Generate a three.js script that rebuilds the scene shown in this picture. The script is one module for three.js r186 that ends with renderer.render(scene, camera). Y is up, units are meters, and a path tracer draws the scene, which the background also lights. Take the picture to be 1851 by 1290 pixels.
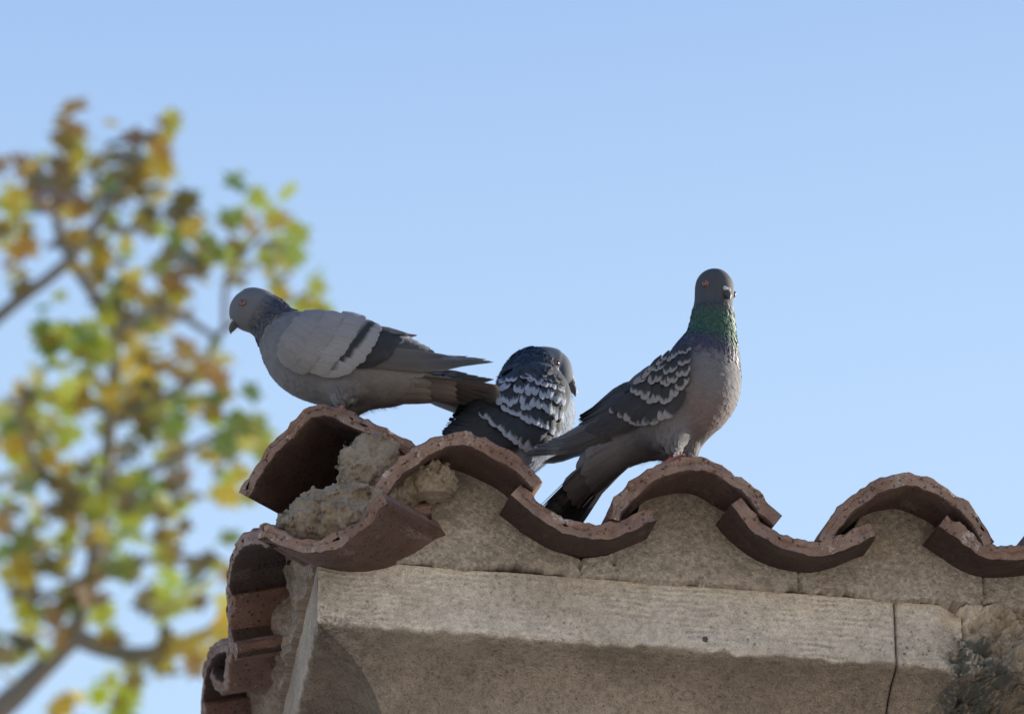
import * as THREE from 'three';
import { FontLoader } from 'three/addons/loaders/FontLoader.js';
import { TextGeometry } from 'three/addons/geometries/TextGeometry.js';
import { mergeGeometries } from 'three/addons/utils/BufferGeometryUtils.js';

// ---------- camera, sky, sun, exposure ----------
const scene = new THREE.Scene();
const camera = new THREE.PerspectiveCamera(7.995, 1024 / 713, 0.5, 3000);
camera.position.set(-0.5363, 1.8217, 5.1914);              // a photographer standing in the street, looking 32 degrees up
camera.lookAt(0.207, 5.0012, 0.1577);
camera.focus = 6.0; camera.userData.fStop = 6.0;
const renderer = new THREE.WebGLRenderer({ antialias: true });
renderer.setSize(1024, 713); renderer.toneMapping = THREE.LinearToneMapping; renderer.toneMappingExposure = 1.76; renderer.shadowMap.enabled = true;
const sunDir = new THREE.Vector3(0.88, 0.38, -0.36).normalize();
{
  const w = 512, h = 256, d = new Float32Array(w * h * 4), zen = [0.046, 0.135, 0.37], hor = [0.30, 0.42, 0.575];
  for (let j = 0; j < h; j++) for (let i = 0; i < w; i++) {
    const el = ((j + 0.5) / h - 0.5) * Math.PI, az = ((i + 0.5) / w - 0.5) * 2 * Math.PI, y = Math.sin(el), x = Math.cos(el) * Math.cos(az), z = Math.cos(el) * Math.sin(az);
    const s = Math.min(1, Math.max(0, (el / Math.PI * 180 - 25) / 25)), t = s * s * (3 - 2 * s), sun = Math.max(0, x * sunDir.x + y * sunDir.y + z * sunDir.z), halo = 0.09 * Math.pow(sun, 3) + 0.4 * Math.pow(sun, 60), k = 4 * (j * w + i);
    for (let c = 0; c < 3; c++) d[k + c] = (hor[c] + (zen[c] - hor[c]) * t) + halo * [1, 0.97, 0.9][c];
    d[k + 3] = 1;
  }
  const sky = new THREE.DataTexture(d, w, h, THREE.RGBAFormat, THREE.FloatType); sky.mapping = THREE.EquirectangularReflectionMapping; sky.magFilter = THREE.LinearFilter; sky.wrapS = THREE.RepeatWrapping; sky.needsUpdate = true;
  scene.background = sky; scene.environment = sky;
}
const sun = new THREE.DirectionalLight(new THREE.Color(1, 0.93, 0.80), 5.0); sun.name = 'sun';
sun.position.copy(sunDir).multiplyScalar(40).add(new THREE.Vector3(0.4, 4.8, 0)); sun.target.position.set(0.4, 4.8, 0); sun.castShadow = true; sun.shadow.mapSize.set(4096, 4096); sun.shadow.radius = 1;
Object.assign(sun.shadow.camera, { left: -15, right: 15, top: 15, bottom: -15, near: 1, far: 90 });
scene.add(sun, sun.target);
// ---------- helpers: seeded noise, names, textures, meshing ----------
function rng(seed) { let a = seed >>> 0; return () => { a = (a + 0x6D2B79F5) >>> 0; let t = a; t = Math.imul(t ^ (t >>> 15), t | 1); t ^= t + Math.imul(t ^ (t >>> 7), t | 61); return ((t ^ (t >>> 14)) >>> 0) / 4294967296; }; }
function h3(x, y, z) { let h = Math.imul(x, 374761393) ^ Math.imul(y, 668265263) ^ Math.imul(z, 2147483647 - 1274126177); h = Math.imul(h ^ (h >>> 13), 1274126177); return ((h ^ (h >>> 16)) >>> 0) / 4294967296; }
function noise(x, y, z = 0) {
  const ix = Math.floor(x), iy = Math.floor(y), iz = Math.floor(z); let fx = x - ix, fy = y - iy, fz = z - iz;
  fx = fx * fx * (3 - 2 * fx); fy = fy * fy * (3 - 2 * fy); fz = fz * fz * (3 - 2 * fz);
  const L = (a, b, t) => a + (b - a) * t;
  return L(L(L(h3(ix, iy, iz), h3(ix + 1, iy, iz), fx), L(h3(ix, iy + 1, iz), h3(ix + 1, iy + 1, iz), fx), fy),
    L(L(h3(ix, iy, iz + 1), h3(ix + 1, iy, iz + 1), fx), L(h3(ix, iy + 1, iz + 1), h3(ix + 1, iy + 1, iz + 1), fx), fy), fz) * 2 - 1;
}
function fbm(x, y, z, o = 4) { let s = 0, a = 0.5; for (let i = 0; i < o; i++) { s += a * noise(x, y, z); x = x * 2.03 + 7.1; y = y * 2.03 + 3.3; z = z * 2.03 + 5.7; a *= 0.5; } return s; }
const clamp = (x, a = 0, b = 1) => Math.min(b, Math.max(a, x)), mix = (a, b, t) => a + (b - a) * t, smooth = (a, b, x) => { const t = clamp((x - a) / (b - a)); return t * t * (3 - 2 * t); };
const mix3 = (a, b, t) => [mix(a[0], b[0], t), mix(a[1], b[1], t), mix(a[2], b[2], t)];
const V = (x, y, z) => new THREE.Vector3(x, y, z), deg = (d) => d * Math.PI / 180;
const taken = {};
function numbered(name) { const n = taken[name] = (taken[name] ?? -1) + 1; return n ? `${name}_${String(n).padStart(3, '0')}` : name; }
function group(name, parent) { const o = new THREE.Group(); o.name = parent ? name : numbered(name); (parent || scene).add(o); return o; }
function mesh(name, geo, mat, parent) { const o = new THREE.Mesh(geo, mat); o.name = parent ? name : numbered(name); o.castShadow = o.receiveShadow = true; (parent || scene).add(o); return o; }
function tag(o, label, category, grp, kind) { o.userData = {}; if (label) o.userData.label = label; if (category) o.userData.category = category; if (grp) o.userData.group = grp; if (kind) o.userData.kind = kind; return o; }
function colorTex(n, fn, m = n) {   // fn(u, v) -> linear rgb, tiling over 0..1
  const d = new Uint8Array(n * m * 4), e = (c) => { c = clamp(c); return Math.round(255 * (c <= 0.0031308 ? 12.92 * c : 1.055 * Math.pow(c, 1 / 2.4) - 0.055)); };
  for (let j = 0; j < m; j++) for (let i = 0; i < n; i++) { const c = fn((i + 0.5) / n, (j + 0.5) / m), k = 4 * (j * n + i); d[k] = e(c[0]); d[k + 1] = e(c[1]); d[k + 2] = e(c[2]); d[k + 3] = 255; }
  const t = new THREE.DataTexture(d, n, m); t.colorSpace = THREE.SRGBColorSpace; t.wrapS = t.wrapT = THREE.RepeatWrapping; t.magFilter = THREE.LinearFilter; t.minFilter = THREE.LinearMipmapLinearFilter; t.generateMipmaps = true; t.needsUpdate = true; return t;
}
function grayTex(n, fn, m = n) { const t = colorTex(n, (u, v) => { const g = fn(u, v); const l = g <= 0.04045 ? g / 12.92 : Math.pow((g + 0.055) / 1.055, 2.4); return [l, l, l]; }, m); t.colorSpace = THREE.NoColorSpace; return t; }
function surface(sdf, lo, hi, cell) {   // surface nets of sdf = 0
  const nx = Math.ceil((hi[0] - lo[0]) / cell) + 1, ny = Math.ceil((hi[1] - lo[1]) / cell) + 1, nz = Math.ceil((hi[2] - lo[2]) / cell) + 1;
  const F = new Float32Array(nx * ny * nz), at = (i, j, k) => i + nx * (j + ny * k);
  const st = 4;                                                     // coarse pass: skip blocks far from the surface
  F.fill(1);
  for (let K = 0; K < nz; K += st) for (let J = 0; J < ny; J += st) for (let I = 0; I < nx; I += st) {
    const d = sdf(lo[0] + (I + st / 2) * cell, lo[1] + (J + st / 2) * cell, lo[2] + (K + st / 2) * cell), far = Math.abs(d) > cell * st * 2.2;
    for (let k = K; k < Math.min(nz, K + st); k++) for (let j = J; j < Math.min(ny, J + st); j++) for (let i = I; i < Math.min(nx, I + st); i++)
      F[at(i, j, k)] = far ? d : sdf(lo[0] + i * cell, lo[1] + j * cell, lo[2] + k * cell);
  }
  const id = new Int32Array(nx * ny * nz).fill(-1), pos = [], idx = [];
  for (let k = 0; k < nz - 1; k++) for (let j = 0; j < ny - 1; j++) for (let i = 0; i < nx - 1; i++) {
    let n = 0, sx = 0, sy = 0, sz = 0;
    const c = (a, b, c2) => F[at(i + a, j + b, k + c2)];
    const E = (a, b) => { const da = c(...a), db = c(...b); if ((da < 0) !== (db < 0)) { const t = da / (da - db); sx += a[0] + (b[0] - a[0]) * t; sy += a[1] + (b[1] - a[1]) * t; sz += a[2] + (b[2] - a[2]) * t; n++; } };
    let m = 0; for (let q = 0; q < 8; q++) if (F[at(i + (q & 1), j + ((q >> 1) & 1), k + (q >> 2))] < 0) m++;
    if (m === 0 || m === 8) continue;
    for (const [a, b] of EDGES) E(a, b);
    id[at(i, j, k)] = pos.length / 3; pos.push(lo[0] + (i + sx / n) * cell, lo[1] + (j + sy / n) * cell, lo[2] + (k + sz / n) * cell);
  }
  const quad = (a, b, c, d, flip) => { if (a < 0 || b < 0 || c < 0 || d < 0) return; flip ? idx.push(a, c, b, a, d, c) : idx.push(a, b, c, a, c, d); };
  for (let k = 1; k < nz - 1; k++) for (let j = 1; j < ny - 1; j++) for (let i = 1; i < nx - 1; i++) {
    const v = F[at(i, j, k)] < 0;
    if (v !== F[at(i + 1, j, k)] < 0) quad(id[at(i, j - 1, k - 1)], id[at(i, j, k - 1)], id[at(i, j, k)], id[at(i, j - 1, k)], !v);
    if (v !== F[at(i, j + 1, k)] < 0) quad(id[at(i - 1, j, k - 1)], id[at(i - 1, j, k)], id[at(i, j, k)], id[at(i, j, k - 1)], !v);
    if (v !== F[at(i, j, k + 1)] < 0) quad(id[at(i - 1, j - 1, k)], id[at(i, j - 1, k)], id[at(i, j, k)], id[at(i - 1, j, k)], !v);
  }
  const g = new THREE.BufferGeometry(); g.setAttribute('position', new THREE.Float32BufferAttribute(pos, 3)); g.setIndex(idx); g.computeVertexNormals(); return g;
}
const EDGES = []; for (let a = 0; a < 8; a++) for (const b of [1, 2, 4]) if (!(a & b)) EDGES.push([[a & 1, (a >> 1) & 1, a >> 2], [(a | b) & 1, ((a | b) >> 1) & 1, (a | b) >> 2]]);
function paint(g, fn) { const p = g.attributes.position, n = g.attributes.normal, c = new Float32Array(p.count * 3); for (let i = 0; i < p.count; i++) { const q = fn(p.getX(i), p.getY(i), p.getZ(i), n?.getX(i), n?.getY(i), n?.getZ(i)); c[3 * i] = q[0]; c[3 * i + 1] = q[1]; c[3 * i + 2] = q[2]; } g.setAttribute('color', new THREE.BufferAttribute(c, 3)); return g; }
function cr(pts, n) {   // Catmull-Rom through rows of numbers
  const out = [];
  for (let i = 0; i < pts.length - 1; i++) for (let s = 0; s < n; s++) {
    const p0 = pts[Math.max(0, i - 1)], p1 = pts[i], p2 = pts[i + 1], p3 = pts[Math.min(pts.length - 1, i + 2)], t = s / n;
    out.push(p1.map((_, k) => 0.5 * (2 * p1[k] + (p2[k] - p0[k]) * t + (2 * p0[k] - 5 * p1[k] + 4 * p2[k] - p3[k]) * t * t + (3 * p1[k] - p0[k] - 3 * p2[k] + p3[k]) * t * t * t)));
  }
  out.push(pts[pts.length - 1].slice()); return out;
}
// a chain of [x, y, z, radius, lateral scale]: distance, and the place along it (0..1)
function chainSdf(rows, n = 4) {
  const c = cr(rows, n), m = c.length - 1;
  const f = (x, y, z) => {
    let best = 1e9, bt = 0;
    for (let i = 0; i < m; i++) {
      const a = c[i], b = c[i + 1], k = a[4], dx = b[0] - a[0], dy = b[1] - a[1], dz = (b[2] - a[2]) / k, px = x - a[0], py = y - a[1], pz = (z - a[2]) / k;
      const t = clamp((px * dx + py * dy + pz * dz) / (dx * dx + dy * dy + dz * dz + 1e-12)), ex = px - dx * t, ey = py - dy * t, ez = pz - dz * t;
      const d = (Math.sqrt(ex * ex + ey * ey + ez * ez) - a[3] - (b[3] - a[3]) * t) * Math.min(1, k);
      if (d < best) { best = d; bt = (i + t) / m; }
    }
    f.t = bt; return best;
  };
  f.dir = (t) => { const i = clamp(Math.floor(t * m), 0, m - 1), a = c[i], b = c[i + 1]; return V(a[0] - b[0], a[1] - b[1], a[2] - b[2]).normalize(); };
  return f;
}
const smin = (a, b, k) => { const h = Math.max(k - Math.abs(a - b), 0) / k; return Math.min(a, b) - h * h * k * 0.25; };
function grad(sdf, p, e = 0.0012) { return V(sdf(p.x + e, p.y, p.z) - sdf(p.x - e, p.y, p.z), sdf(p.x, p.y + e, p.z) - sdf(p.x, p.y - e, p.z), sdf(p.x, p.y, p.z + e) - sdf(p.x, p.y, p.z - e)).normalize(); }
// ---------- ground ----------
const groundMat = new THREE.MeshStandardMaterial({ roughness: 0.95, name: 'pale_paving', map: colorTex(512, (u, v) => { const n = 0.5 + 0.5 * (0.5 * noise(u * 8 % 8, v * 8 % 8, 1) + 0.5 * noise(u * 64, v * 64, 2)); return mix3([0.42, 0.375, 0.31], [0.52, 0.475, 0.40], n); }) });
{ const g = new THREE.PlaneGeometry(1200, 1200, 4, 4); g.rotateX(-Math.PI / 2); const uv = g.attributes.uv; for (let i = 0; i < uv.count; i++) uv.setXY(i, uv.getX(i) * 300, uv.getY(i) * 300); tag(mesh('ground', g, groundMat), null, null, null, 'structure'); }

// ---------- stone, mortar and clay ----------
const stoneSpan = [1.2, 0.6];   // metres that the stone texture covers
const pit = (x, y, s, seed) => { const ix = Math.floor(x / s), iy = Math.floor(y / s); let m = 0; for (let a = -1; a <= 1; a++) for (let b = -1; b <= 1; b++) { const r = h3(ix + a, iy + b, seed); if (r > 0.55) { const cx = (ix + a + h3(ix + a, iy + b, seed + 1)) * s, cy = (iy + b + h3(ix + a, iy + b, seed + 2)) * s, R = s * (0.12 + 0.3 * (r - 0.55)); m = Math.max(m, 1 - Math.hypot(x - cx, y - cy) / R); } } return clamp(m * 2.2); };
const stoneHeight = (x, y) => {   // x along the wall, y along the profile from the top edge, metres
  const band = 1 - smooth(0.082, 0.094, y + 0.004 * noise(x * 60, 3));
  const tool = Math.sin((y + 0.0024 * noise(x * 40, y * 60) + 0.0012 * noise(x * 120, y * 40, 2)) * 2 * Math.PI / 0.0078) * (0.5 + 0.5 * noise(x * 70, y * 130, 4)) ;
  const grain = 0.6 * fbm(x * 160, y * 160, 3, 3) + 0.7 * fbm(x * 700, y * 700, 9, 2);
  return clamp(0.55 + 0.19 * tool * band * clamp(0.55 + 1.1 * fbm(x * 22, y * 26, 12, 3)) + 0.55 * grain * mix(1.25, 0.8, band) - 0.4 * pit(x, y, 0.011, 3) * (0.5 + 0.5 * noise(x * 14, y * 14, 5)) - 0.3 * pit(x, y, 0.0045, 8) * mix(1, 0.5, band));
};
const stoneColor = (x, y) => {   // pale dressed band above the arris, a coarser, darker brown in the cove below it
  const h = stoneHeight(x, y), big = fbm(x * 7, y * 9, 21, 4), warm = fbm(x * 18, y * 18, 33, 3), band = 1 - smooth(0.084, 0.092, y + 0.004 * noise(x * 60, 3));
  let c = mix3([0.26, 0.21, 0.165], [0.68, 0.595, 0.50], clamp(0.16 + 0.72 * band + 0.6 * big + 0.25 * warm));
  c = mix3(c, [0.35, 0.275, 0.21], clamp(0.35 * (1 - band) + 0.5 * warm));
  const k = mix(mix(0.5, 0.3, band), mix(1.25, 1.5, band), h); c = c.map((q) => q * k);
  c = mix3(c, [0.27 * k, 0.205 * k, 0.145 * k], 0.65 * smooth(0.775, 0.80, x + 0.02 * noise(y * 40, 6)));   // rough earthy core where the dressed face has broken off
  // soot and lichen: grains at the corner, along the arris and in the broken part on the right
  const grain = noise(x * 420, y * 420, 2) * 0.5 + noise(x * 150, y * 150, 6) * 0.5;
  let soot = 0.75 * smooth(0.16, 0.02, x + 0.5 * Math.abs(y - 0.125)) * smooth(0.055, 0.10, y) + 0.45 * smooth(0.10, 0.0, x) * smooth(0.1, 0.02, Math.abs(y - 0.03));
  const dx = x - 0.795 - 0.02 * noise(y * 30, 4), dy = y; soot += 1.35 * smooth(0.05, 0.005, Math.abs(dx) - 0.018 * noise(x * 60, y * 60, 8)) * smooth(0.02, 0.05, dy) + 0.9 * smooth(0.1, 0.0, Math.abs(x - 0.77) + 0.6 * Math.abs(y - 0.2));
  soot = clamp((soot + (x > 0.6 ? 0.5 * smooth(0.09, 0.03, Math.abs(x - 0.79)) * smooth(0.03, 0.07, y) : 0)) * (0.62 + 0.9 * grain + 0.5 * big)); const green = x > 0.6 ? [0.075, 0.082, 0.075] : [0.12, 0.10, 0.085];
  c = mix3(c, green, soot * 0.9);
  if (Math.hypot(x - 0.4607, (y - 0.0704) * 0.85) < 0.0034 + 0.0006 * noise(x * 900, y * 900)) c = [0.1, 0.08, 0.07];  // dark spot painted as the shade inside a small hole
  if (h3(Math.floor(x * 1400), Math.floor(y * 1400), 5) > 0.9985) c = [0.55, 0.52, 0.48];
  return c;
};
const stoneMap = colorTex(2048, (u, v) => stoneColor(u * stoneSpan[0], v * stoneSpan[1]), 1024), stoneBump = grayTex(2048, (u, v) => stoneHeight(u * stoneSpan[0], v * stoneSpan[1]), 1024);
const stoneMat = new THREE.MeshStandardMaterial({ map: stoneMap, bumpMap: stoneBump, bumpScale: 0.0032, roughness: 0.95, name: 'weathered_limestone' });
const mortarMap = colorTex(1024, (u, v) => { const x = u * 0.6, y = v * 0.6, b = fbm(x * 9, y * 11, 2, 4), g = fbm(x * 260, y * 260, 5, 3), f = noise(x * 900, y * 900, 1); let c = mix3([0.33, 0.275, 0.225], [0.45, 0.39, 0.33], clamp(0.5 + 0.9 * b + 0.25 * g)); c = mix3(c, [0.40, 0.31, 0.23], clamp(0.9 * fbm(x * 14, y * 14, 9, 3))); const k = 1 + 0.5 * g + 0.25 * f; c = c.map((q) => q * k); const st = fbm(x * 30, y * 30, 14, 4); if (st > 0.3) c = mix3(c, [0.24, 0.2, 0.165], clamp((st - 0.3) * 4)); if (h3(Math.floor(x * 1200), Math.floor(y * 1200), 3) > 0.9988) c = [0.6, 0.57, 0.52]; return c; });
const mortarBump = grayTex(1024, (u, v) => { const x = u * 0.6, y = v * 0.6; return clamp(0.5 + 0.45 * fbm(x * 180, y * 180, 4, 3) + 0.4 * fbm(x * 800, y * 800, 7, 2) - 0.3 * pit(x, y, 0.006, 4)); });
const mortarMat = new THREE.MeshStandardMaterial({ map: mortarMap, bumpMap: mortarBump, bumpScale: 0.0022, roughness: 0.97, name: 'lime_mortar' });
const lumpMat = new THREE.MeshStandardMaterial({ vertexColors: true, roughness: 1, name: 'crumbling_mortar' });
const clayMap = colorTex(1024, (u, v) => {
  const x = u * 0.4, y = v * 0.4, b = fbm(x * 12, y * 12, 3, 4), m = fbm(x * 45, y * 45, 8, 4), g = noise(x * 700, y * 700, 2);
  let c = mix3([0.17, 0.102, 0.078], [0.25, 0.17, 0.138], clamp(0.5 + 0.8 * b + 0.35 * m)); c = mix3(c, [0.28, 0.22, 0.19], clamp(1.2 * fbm(x * 24, y * 24, 17, 4) - 0.1));
  const k = 1 + 0.14 * g + 0.2 * m; c = c.map((q) => q * k);
  const w = fbm(x * 60, y * 22, 23, 5); if (w > 0.3) c = mix3(c, [0.40, 0.35, 0.31], clamp((w - 0.3) * 6) * clamp(0.5 + g));
  const p = pit(x, y, 0.009, 12); c = mix3(c, [0.06, 0.045, 0.04], p * 0.75); if (h3(Math.floor(x * 1300), Math.floor(y * 1300), 4) > 0.9975) c = [0.55, 0.5, 0.46]; return c;
});
const clayBump = grayTex(1024, (u, v) => { const x = u * 0.4, y = v * 0.4; return clamp(0.6 + 0.35 * fbm(x * 90, y * 90, 4, 3) + 0.3 * fbm(x * 600, y * 600, 6, 2) - 0.6 * pit(x, y, 0.009, 12)); });
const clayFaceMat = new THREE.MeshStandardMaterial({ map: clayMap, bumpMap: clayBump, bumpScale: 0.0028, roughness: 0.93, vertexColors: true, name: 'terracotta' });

const building = group('stone_building'); tag(building, 'old stone building corner with a moulded cornice under a barrel tile roof', 'building');
// wall below the cornice
{ const g = new THREE.BoxGeometry(3.9, 4.61, 3.9); const uv = g.attributes.uv; for (let i = 0; i < uv.count; i++) uv.setXY(i, uv.getX(i) * 6, uv.getY(i) * 7); mesh('wall', g, mortarMat, building).position.set(0.094 + 1.95, 2.305, -0.094 - 1.95); }
// cornice: an upright band over a hollow cove, swept along front and side with a mitre at the corner
const cove = []; { for (let i = 0; i <= 36; i++) cove.push([0, -i / 36 * 0.088]); for (let i = 1; i <= 60; i++) { const a = i / 60 * Math.PI / 2; cove.push([-0.092 * Math.sin(a), -0.089 - 0.092 * (1 - Math.cos(a))]); } for (let i = 1; i <= 24; i++) cove.push([-0.092, -0.181 - i * 0.004]); }
const coveLen = []; cove.reduce((s, p, i) => { const q = cove[Math.max(0, i - 1)]; s += Math.hypot(p[0] - q[0], p[1] - q[1]); coveLen.push(s); return s; }, 0);
function corniceBlock(a0, a1, side, rough, opt = {}) {   // a: metres from the corner along the wall
  const n = Math.max(8, Math.round((a1 - a0) / 0.003)), pos = [], uv = [], idx = [], m = cove.length, cols = [];
  if (opt.end0) cols.push([a0, 0.03]); for (let i = 0; i <= n; i++) cols.push([mix(a0, a1, i / n), 0]); if (opt.end1) cols.push([a1, 0.03]);
  for (const [a, inset] of cols) for (let k = 0; k < m; k++) {
    const [o, y] = cove[k], l = coveLen[k], arris = Math.exp(-Math.pow((l - 0.089) / 0.006, 2));
    let oo = o + 0.0016 * fbm(a * 40, l * 40, side * 7 + 3, 4) - arris * (0.0024 + 0.0036 * fbm(a * 70, l * 20, 4, 3)), yy = y + 0.0022 * arris * (1 + 0.8 * noise(a * 60, 2));
    const edge = Math.min(opt.end0 ? a - a0 : 9, opt.end1 ? a1 - a : 9); oo -= 0.004 * Math.exp(-edge / 0.004);
    if (rough) { const r = rough(a, l); oo -= r[0]; yy += r[1] ?? 0; }
    const along_ = Math.max(a, a0 === 0 ? -oo : -9) ;                  // mitre: the front and side share the arris
    oo -= inset; const t = opt.end0 || a0 !== 0 ? a : a < 0.11 ? mix(-Math.min(0, o), 0.11, a / 0.11) : a;
    const x = side ? oo * -1 : t, z = side ? -t : oo;
    pos.push(side ? -oo : x, 4.8 + yy, side ? -t : z); uv.push(t / stoneSpan[0], l / stoneSpan[1]);
  }
  for (let i = 0; i < cols.length - 1; i++) for (let k = 0; k < m - 1; k++) { const a = i * m + k, b = a + m; side ? idx.push(a, b, a + 1, b, b + 1, a + 1) : idx.push(a, a + 1, b, b, a + 1, b + 1); }
  // top ledge of the block
  const g = new THREE.BufferGeometry(); g.setAttribute('position', new THREE.Float32BufferAttribute(pos, 3)); g.setAttribute('uv', new THREE.Float32BufferAttribute(uv, 2)); g.setIndex(idx); g.computeVertexNormals();
  return mesh('cornice_stone', g, stoneMat, building);
}
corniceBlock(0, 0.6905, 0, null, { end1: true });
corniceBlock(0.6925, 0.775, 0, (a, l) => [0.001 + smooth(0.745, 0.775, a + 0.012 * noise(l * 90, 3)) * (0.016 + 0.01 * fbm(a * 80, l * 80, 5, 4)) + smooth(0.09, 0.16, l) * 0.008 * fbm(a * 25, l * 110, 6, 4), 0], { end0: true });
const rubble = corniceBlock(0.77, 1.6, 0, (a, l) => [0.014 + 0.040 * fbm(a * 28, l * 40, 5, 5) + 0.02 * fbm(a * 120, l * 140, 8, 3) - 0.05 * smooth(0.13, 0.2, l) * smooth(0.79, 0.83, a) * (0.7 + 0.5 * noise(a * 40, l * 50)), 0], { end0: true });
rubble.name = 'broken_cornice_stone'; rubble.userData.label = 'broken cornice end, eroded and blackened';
const shadedStainedStone = stoneMat.clone(); shadedStainedStone.color = new THREE.Color(0.62, 0.57, 0.52); shadedStainedStone.name = 'shaded_stained_limestone';  // tint darkened for shade as well as stains on the left face
corniceBlock(0, 3.2, 1, null, {}).material = shadedStainedStone;
// roof structure under the tiles
{ const g = new THREE.ConeGeometry(2.76, 0.48, 4, 1); g.rotateY(Math.PI / 4); const r = mesh('roof_deck', g, mortarMat, building); r.position.set(1.97, 4.80 + 0.245, -1.97); }
// bedding mortar between cornice and tiles
const bedTop = [[0.000, 4.803], [0.03, 4.812], [0.075, 4.834], [0.092, 4.875], [0.1019, 4.8943], [0.1103, 4.9065], [0.1307, 4.9227], [0.16, 4.932], [0.18, 4.929], [0.20, 4.92], [0.2185, 4.905], [0.2264, 4.888], [0.239, 4.8605], [0.2595, 4.8388], [0.2866, 4.8169], [0.31, 4.8106], [0.3428, 4.8171], [0.37, 4.835], [0.3775, 4.872], [0.3865, 4.90], [0.4034, 4.914], [0.423, 4.922], [0.4486, 4.9265], [0.47, 4.92], [0.487, 4.908], [0.493, 4.8996], [0.503, 4.862], [0.525, 4.835], [0.552, 4.82], [0.5746, 4.8168], [0.602, 4.8213], [0.635, 4.842], [0.645, 4.885], [0.6607, 4.9116], [0.685, 4.9213], [0.7087, 4.9257], [0.7355, 4.918], [0.7401, 4.8976], [0.755, 4.8576], [0.7765, 4.8373], [0.8044, 4.8267], [0.85, 4.833], [0.885, 4.85], [0.9, 4.885], [0.92, 4.914], [0.96, 4.925], [1.0, 4.91], [1.03, 4.86], [1.07, 4.826], [1.12, 4.83], [1.2, 4.85]];
const topAt = (x) => { let i = 0; while (i < bedTop.length - 2 && bedTop[i + 1][0] < x) i++; return mix(bedTop[i][1], bedTop[i + 1][1], clamp((x - bedTop[i][0]) / (bedTop[i + 1][0] - bedTop[i][0]))); };
const crackAt = (x) => 4.7995 + 0.0035 * fbm(x * 26, 4, 2, 4) + 0.0018 * noise(x * 160, 8) + 0.014 * Math.max(0, fbm(x * 17, 9, 5, 3) - 0.03) + 0.002 * Math.max(0, noise(x * 90, 3));
{
  const x0 = 0.004, x1 = 1.2, nx = 520, ny = 60, pos = [], uv = [], idx = [];
  for (let i = 0; i <= nx; i++) { const x = mix(x0, x1, i / nx), y0 = crackAt(x), y1 = topAt(x) + 0.011; for (let k = 0; k <= ny + 2; k++) {
    const t = clamp((k - 1) / ny), y = mix(y0, y1, t); let z = 0.009 + 0.0035 * fbm(x * 22, y * 22, 3, 4) + 0.0011 * fbm(x * 130, y * 130, 6, 3) - 0.006 * smooth(0.04, 0.0, t) * (0.4 + 0.6 * noise(x * 50, 7));
    for (const [cx, cw, cy] of [[0.3105, 0.0016, 4.9], [0.5735, 0.0013, 4.9], [0.800, 0.0013, 4.9], [0.352, 0.001, 4.9]]) { const d = Math.abs(x - cx - 0.003 * noise(y * 90, cx * 50)); z -= 0.008 * smooth(cw * 1.3, 0, d); }
    if (k === 0) z = -0.03; if (k === ny + 2) z = -0.03; pos.push(x, y, z); uv.push(x / 0.6, y / 0.6);
  } }
  const m = ny + 3; for (let i = 0; i < nx; i++) for (let k = 0; k < m - 1; k++) { const a = i * m + k, b = a + m; idx.push(a, b, a + 1, b, b + 1, a + 1); }
  const g = new THREE.BufferGeometry(); g.setAttribute('position', new THREE.Float32BufferAttribute(pos, 3)); g.setAttribute('uv', new THREE.Float32BufferAttribute(uv, 2)); g.setIndex(idx); g.computeVertexNormals(); mesh('mortar_bed', g, mortarMat, building);
}
{ // mortar on the side wall, its top ragged under the side tiles
  const nz = 300, ny = 44, pos = [], uv = [], idx = [];
  for (let i = 0; i <= nz; i++) { const z = -0.002 - i / nz * 1.3, top = 4.90 + 0.02 * Math.sin((z + 0.17) * 2 * Math.PI / 0.32 + Math.PI / 2), low = 4.799 + 0.003 * fbm(z * 30, 2, 9, 3); for (let k = 0; k <= ny + 1; k++) { const t = clamp((k - 1) / ny), y = mix(low, top, t); pos.push(k === 0 ? 0.04 : -0.007 + 0.016 * fbm(z * 26, y * 26, 5, 4) + 0.004 * fbm(z * 120, y * 120, 8, 3) - 0.022 * smooth(0.2, 0.9, t) * (0.7 + 0.6 * noise(z * 30, 3)) * smooth(-0.01, -0.06, z), y, z); uv.push(z / 0.6, y / 0.6); } }
  const m = ny + 2; for (let i = 0; i < nz; i++) for (let k = 0; k < m - 1; k++) { const a = i * m + k, b = a + m; idx.push(a, b, a + 1, b, b + 1, a + 1); }
  const g = new THREE.BufferGeometry(); g.setAttribute('position', new THREE.Float32BufferAttribute(pos, 3)); g.setAttribute('uv', new THREE.Float32BufferAttribute(uv, 2)); g.setIndex(idx); g.computeVertexNormals(); const shadedDirtyMortar = mortarMat.clone(); shadedDirtyMortar.color = new THREE.Color(0.66, 0.6, 0.55); shadedDirtyMortar.name = 'shaded_dirty_mortar'; mesh('mortar_bed', g, shadedDirtyMortar, building);  // side mortar: shade and dirt put into a darker tint
}
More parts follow.
